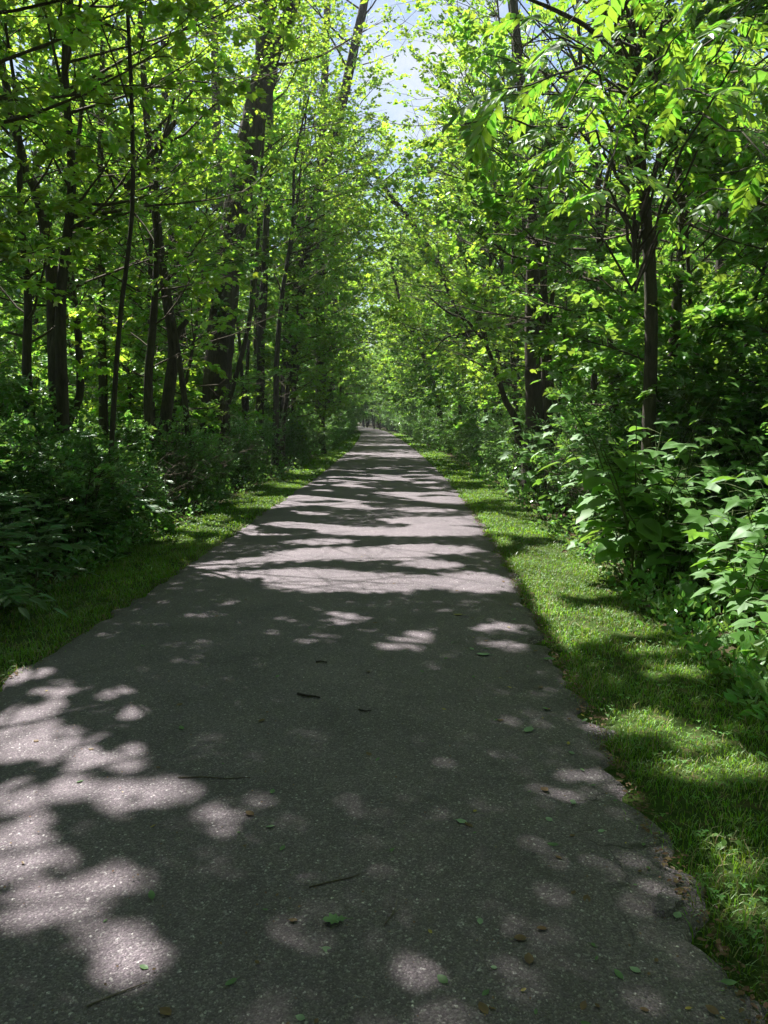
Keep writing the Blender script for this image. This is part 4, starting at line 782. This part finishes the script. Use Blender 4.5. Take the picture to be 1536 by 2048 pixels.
# clover and dead leaves lying on the ground
def litter():
    rg = rng_of(81); mb = MB()
    def flat(n, x, y, size, mat, zz=.006, tm=OVATE, lift=.15):
        a = rg.uniform(0, 6.28, n); stamp(mb, np.stack([x, y, zz + rg.uniform(0, .01, n)], 1), np.stack([np.cos(a), np.sin(a), rg.normal(0, lift, n)], 1), np.tile([0, 0, 1.], (n, 1)) + rg.normal(0, lift * 1.6, (n, 3)), size, tm, mat)
    n = 5200; y = 1.3 + 28 * rg.uniform(0, 1, n) ** 1.8; sd = rg.uniform(0, 1, n) < .5; d = rg.uniform(.75, 4.5, n); x = np.where(sd, left(y) - d, right(y) + d)
    flat(n, x, y, rg.uniform(.03, .09, n), 0, ground_z(x, y) + .01, lift=.3)
    n = 3200; y = rg.uniform(1.3, 14, n); d = np.abs(rg.normal(0, .05, n)); sd = rg.uniform(0, 1, n) < .3; x = np.where(sd, left(y) - d + .04, right(y) + d - .05); flat(n, x, y, rg.uniform(.008, .028, n), 0, .003)
    tag(link('leaf_litter', mb.mesh('leaf_litter', [LEAF_BROWN])), 'brown dead leaves and crumbs on the soil and along the path edges', 'leaf litter', kind='stuff')
    mb = MB(); n = 2600; y = 1.5 + 9 * rg.uniform(0, 1, n) ** 1.3; d = rg.uniform(.03, .95, n); sd = rg.uniform(0, 1, n) < .45; x = np.where(sd, left(y) - d, right(y) + d); k = (hash_noise(x * 5, y * 5, 7) > .15); x, y = x[k], y[k]; n = len(x)
    for q in range(3):
        a = rg.uniform(0, .4, n) + q * 2.09; z = ground_z(x, y) + .045; stamp(mb, np.stack([x, y, z], 1), np.stack([np.cos(a), np.sin(a), .1 + 0 * a], 1), np.tile([0, 0, 1.], (n, 1)), rg.uniform(.012, .022, n), OVATE, 0)
    tag(link('clover', mb.mesh('clover', [LEAF_BROAD])), 'small clover leaves growing among the verge grass', 'clover', kind='stuff')
    mb = MB(); n = 1300; y = 1.6 + 9 * rg.uniform(0, 1, n) ** 1.2; u = rg.uniform(.02, .98, n); x = left(y) + (right(y) - left(y)) * u; flat(n, x, y, rg.uniform(.004, .013, n), 0, .016, KITE)
    tag(link('crumbs', mb.mesh('crumbs', [LEAF_BROWN])), 'tiny brown bud scales and crumbs strewn over the asphalt', 'crumbs', kind='stuff')
litter()

# ------------------------------------------------------------------ leaves and twigs lying on the asphalt, one object each
def path_z(x, y):
    u = (x - left(y)) / (right(y) - left(y)); return .012 * (1 - (2 * u - 1) ** 2) + .004 * hash_noise(np.array(x * 1.4), np.array(y * 1.1), 3)
def fleaf_mesh(seed, mat, kind='oval'):
    rg = rng_of(seed); mb = MB()
    if kind == 'oak':
        right_ = np.array([(0, 0), (.05, .12), (.2, .2), (.12, .32), (.36, .42), (.22, .52), (.42, .68), (.2, .72), (.16, .88), (0, 1.0)]); o = np.concatenate([right_, right_[1:-1][::-1] * [-1, 1]])
    else:
        w = rg.uniform(.22, .34); right_ = np.array([(0, 0), (w * .7, .2), (w, .45), (w * .75, .75), (0, 1.0)]); o = np.concatenate([right_, right_[1:-1][::-1] * [-1, 1]])
    z = .10 * np.abs(o[:, 0]) + .12 * (o[:, 1] - .5) ** 2 + rg.uniform(0, .05, len(o)); V = np.concatenate([[(0, .5, 0)], np.stack([o[:, 0], o[:, 1] , z], 1)]); n = len(o)
    mb.add(V, [np.array([[0, i + 1, (i + 1) % n + 1] for i in range(n)])], 0, True); mb.tube(np.array([(0, -.25, .03), (0, .02, .01)]), [.012, .012], 3, 0)
    return mb.mesh('fallen_leaf', [mat])
FG = [fleaf_mesh(s, LEAF_GREENF) for s in (1, 2, 3)]; FP = [fleaf_mesh(s, LEAF_PALEF) for s in (4, 5)]; FY = [fleaf_mesh(s, LEAF_YELLOW) for s in (6, 7)]; FB = [fleaf_mesh(s, LEAF_BROWN) for s in (8, 9, 10)]
rg = rng_of(95)
for ms, n, lab, grp, sz in [(FG, 62, 'small green leaf fallen on the shaded asphalt', 'green leaves fallen on the path', (.016, .045)), (FP, 20, 'small leaf with its pale underside up on the asphalt', 'pale leaves fallen on the path', (.018, .045)),
                            (FY, 26, 'tiny yellow leaf fallen on the asphalt', 'yellow leaves fallen on the path', (.012, .03)), (FB, 70, 'shrivelled brown leaf scrap on the asphalt', 'brown leaf scraps on the path', (.014, .045))]:
    for i in range(n):
        y = 1.65 + 7 * rg.uniform() ** 1.7; x = float(left(y) + (right(y) - left(y)) * (rg.uniform(.04, .98) if rg.uniform() < .62 else 1 - .16 * rg.uniform() ** 2 - .02)); 
        if abs(x) > .53 * y: x = rg.uniform(-.5, .5) * y * .9; x = float(np.clip(x, left(y) + .05, right(y) - .05))
        s = rg.uniform(*sz); o = link('fallen_leaf', ms[i % len(ms)], None, (x, y, float(path_z(x, y)) + .003), (rg.normal(0, .12), rg.normal(0, .12), rg.uniform(0, 6.28)), s); tag(o, lab, 'leaf', grp)
o = link('oak_leaf', fleaf_mesh(21, LEAF_GREENF, 'oak'), None, (-.11, 2.045, .018), (.05, .08, 1.75), .075); tag(o, 'lobed green oak leaf lying on the asphalt at the bottom of the photo', 'leaf')
for (x, y, s, rz, me, lab) in [(.68, 4.58, .09, 1.5, FP[0], 'long pale green leaf on the shaded asphalt near the right edge'), (1.0, 4.5, .08, -1.5, FG[0], 'green leaf beside the grass at the right edge of the path'),
                               (.72, 3.46, .075, 2.6, FP[1], 'curled pale leaf on open dark asphalt towards the right'), (.61, 5.55, .08, 1.4, FY[1], 'bright yellow-green leaf on the asphalt near a sun patch')]:
    tag(link('fallen_leaf', me, None, (x, y, float(path_z(x, y)) + .004), (0, .05, rz), s), lab, 'leaf')
def twig(pts, r, lab, forks=(), mat=None):
    mb = MB(); pts = np.array([(x, y, float(path_z(x, y)) + r + .001) for x, y in pts]); mb.tube(pts, np.linspace(r, r * .6, len(pts)), 6, 0, cap=True)
    for f in forks: f = np.array([(x, y, float(path_z(x, y)) + r * .8 + .002 + .01 * i) for i, (x, y) in enumerate(f)]); mb.tube(f, np.linspace(r * .7, r * .4, len(f)), 5, 0, cap=True)
    tag(link('twig', mb.mesh('twig', [mat or TWIG])), lab, 'twig')
DARKB = bark_mat('dark_bark', (.012, .01, .008), (.04, .03, .025), 0)
twig([(-.47, 3.88), (-.44, 3.86), (-.41, 3.845), (-.37, 3.84), (-.345, 3.82)], .008, 'short thick black twig lying across the middle of the path', mat=DARKB)
twig([(-.13, 3.67), (-.10, 3.65), (-.065, 3.655)], .005, 'small black twig right of the thick black twig', mat=DARKB)
twig([(-.42, 4.42), (-.39, 4.43), (-.35, 4.41)], .006, 'black bark fragment farther up the path than the thick twig', mat=DARKB)
twig([(.0, 2.02), (.02, 2.06), (.035, 2.10), (.04, 2.14)], .0022, 'thin pale forked twig beside the oak leaf', [[(.02, 2.06), (.05, 2.085)], [(.028, 2.08), (.01, 2.12)]], BARK_PALE)
twig([(-.86, 2.93), (-.75, 2.935), (-.66, 2.92), (-.56, 2.93)], .003, 'long thin stalk lying above the bright sun patch at left')
twig([(-.24, 2.20), (-.17, 2.23), (-.11, 2.25), (-.08, 2.27)], .0025, 'thin dark stalk lying just above the oak leaf')
twig([(-.76, 1.72), (-.7, 1.76), (-.63, 1.80)], .0028, 'pale stalk lying near the bottom left corner', mat=BARK_PALE)
mb = MB(); V = []; rgc = rng_of(5); a = np.linspace(0, 6.28, 12)[:-1]; rr = np.array([.06, .045, .05, .035, .03, .04, .06, .07, .05, .03, .045]); base = np.stack([rr * np.cos(a) * 1.25, rr * np.sin(a), 0 * a - .01], 1); topv = base * [.85, .85, 0] + [0, 0, .017]; topv[:, 2] += rgc.normal(0, .002, 11)
mb.add(np.concatenate([base, topv]), [np.array([[i, (i + 1) % 11, 11 + (i + 1) % 11, 11 + i] for i in range(11)]), np.arange(11, 22)[None]], 0)
tag(link('asphalt_fragment', mb.mesh('asphalt_fragment', [ASPHALT]), None, (.88, 2.14, 0), (0, .05, .4)), 'broken grey piece of asphalt at the crumbling right edge', 'stone')

# ------------------------------------------------------------------ trees whose crowns close over the near path, out of the top of the view
def overhang():
    X0, Y0, cs = -3.4, .9, .045; nx, ny = int(6.2 / cs), int(17 / cs); cov = np.zeros((nx, ny), np.int32)
    def splat(c, s):
        gx, gy = shadow_hit(c); m = (gx > X0 - .2) & (gx < X0 + 6.4) & (gy > Y0 - .2) & (gy < Y0 + 17.2); gx, gy, s = gx[m], gy[m], s[m]
        for ox, oy in [(0, .0), (0, .38)]:
            i = ((gx + ox * s - X0) / cs).astype(int); j = ((gy + oy * s - Y0) / cs).astype(int); ok = (i >= 0) & (i < nx) & (j >= 0) & (j < ny); np.add.at(cov, (i[ok], j[ok]), 1)
    spec = [((-4.4, 3.4), 10.5, (1, .5, .1), 601), ((-4.2, 7.4), 11.5, (.6, .3, .1), 602), ((-6.1, 9.4), 12.5, (1, .2, 0), 603), ((4.3, 5.0), 10.5, (-1, .4, .1), 604), ((6.2, 9.0), 12.5, (-1, .3, 0), 605)]
    labs = ['tree beside the camera with boughs over the near path, left', 'second overhanging tree on the left, beyond the first', 'broad tree behind the near plants on the left', 'tree beside the camera with boughs over the near path, right', 'broad tree behind the near plants on the right']
    for (xy, H, aim, sd), lab in zip(spec, labs):
        z = np.linspace(-.1, H, 7); f = z / H; ax = np.array(aim[:2]); p = np.stack([xy[0] + ax[0] * 1.6 * f ** 2, xy[1] + ax[1] * 1.6 * f ** 2, z], 1); p2 = np.array([p[4], p[4] + np.array([aim[0] * 1.5, aim[1] * 1.5, 1.3]), p[4] + np.array([aim[0] * 2.8, aim[1] * 2.6, 2.2])])
        unique_tree('overhanging_tree', (*xy, 0), [(p, np.interp(f, [0, .05, 1], [.2, .15, .03])), (p2, np.array([.08, .06, .02]))], lab, seed=sd, tmpl=KITE, h0=5.6, nlimb=15, llen=2.5, K=12, tlen=.5, lsize=.105, aim=aim, bias=.55)
    for c, s in COVER: splat(c, s)
    # loose leaves added along the sun's rays to deepen the path's shade
    rg = rng_of(99); gx = X0 + cs * (np.arange(nx) + .5); gy = Y0 + cs * (np.arange(ny) + .5); GX, GY = np.meshgrid(gx, gy, indexing='ij')
    lit = lit_amount(GX.ravel(), GY.ravel()).reshape(nx, ny); print('cover: shade cells bare', float(((cov == 0) & ~lit).sum() / (~lit).sum()), 'lit share', float(lit.mean()))
    wmap = np.clip(1.0 - (GY - 9) / 9, .25, 1); m = ~lit & (rg.uniform(0, 1, cov.shape) < np.where(cov <= 0, 1.0, np.where(cov == 1, .8, np.where(cov == 2, .55, .22))) * wmap)
    x, y = GX[m], GY[m]; n = len(x); h = rg.uniform(7.2, 10.5, n) + np.clip(y - 7, 0, 9) * .25; k = h / SUN[2]; P = np.stack([x + k * SUN[0], y + k * SUN[1], h], 1)
    a = rg.uniform(0, 6.28, n); d = np.stack([np.cos(a), np.sin(a), -.2 + 0 * a], 1); size = rg.uniform(.08, .12, n); P = P - nrm(d) * size[:, None] * .5; nn = np.tile([0, 0, 1.], (n, 1)) + rg.normal(0, .25, (n, 3)) + .5 * SUN
    kk = filter_lit(P, d, size * .9) & ((x < .56 * y + .3) | (rg.uniform(0, 1, n) < .15)); P, d, nn, size = P[kk], d[kk], nn[kk], size[kk]; print('extra leaves', len(P))
    root = empty('overhanging_tree', (-5.0, 5.6, 0)); tag(root, 'unseen added tree on the left holding loose leaves that shade the near path', 'tree')  # trunk and boughs added only to carry the loose shading leaves
    tb = MB(); z = np.linspace(-.1, 11, 9); tb.tube(np.stack([.08 * z, .04 * z, z], 1), np.linspace(.19, .04, 9), 10, 0); 
    for q in range(9): tb.tube(curve_pts(rg, (.1 + .3 * q / 3, .2, 6 + .5 * q), (1, rg.uniform(-.2, 1.3), .25), 5.5, 6, up=.1), np.linspace(.022, .006, 7), 4, 0)
    link('trunk', tb.mesh('trunk', [BARK]), root)
    link('crown', crown_mesh('crown', MB0(), P - [-5.0, 5.6, 0], d, nn, size * 1.05, KITE, LEAF_SUN), root)
class MB0(MB): pass
overhang()
print('baked tris', BAKED[0], 'objects', len(bpy.data.objects), 'tris', sum(len(m.polygons) for m in bpy.data.meshes))

# ------------------------------------------------------------------ the faint summer haze that pales the far end of the path
def haze():
    mb = MB(); x0, x1, y0, y1, z0, z1 = -305, 305, -45, 705, -1.3, 30
    v = [(x, y, z) for z in (z0, z1) for y in (y0, y1) for x in (x0, x1)]
    mb.add(v, [np.array([[0, 2, 3, 1], [4, 5, 7, 6], [0, 1, 5, 4], [2, 6, 7, 3], [0, 4, 6, 2], [1, 3, 7, 5]])])
    m, nt = new_mat('haze'); p = N(nt, 'ShaderNodeVolumePrincipled'); p.inputs['Density'].default_value = .0006; p.inputs['Color'].default_value = (.86, .93, 1, 1); p.inputs['Anisotropy'].default_value = .35
    o = N(nt, 'ShaderNodeOutputMaterial'); nt.links.new(p.outputs[0], o.inputs['Volume'])
    tag(link('haze', mb.mesh('haze', [m])), 'faint pale air over the far end of the path', 'haze', kind='stuff')
haze()
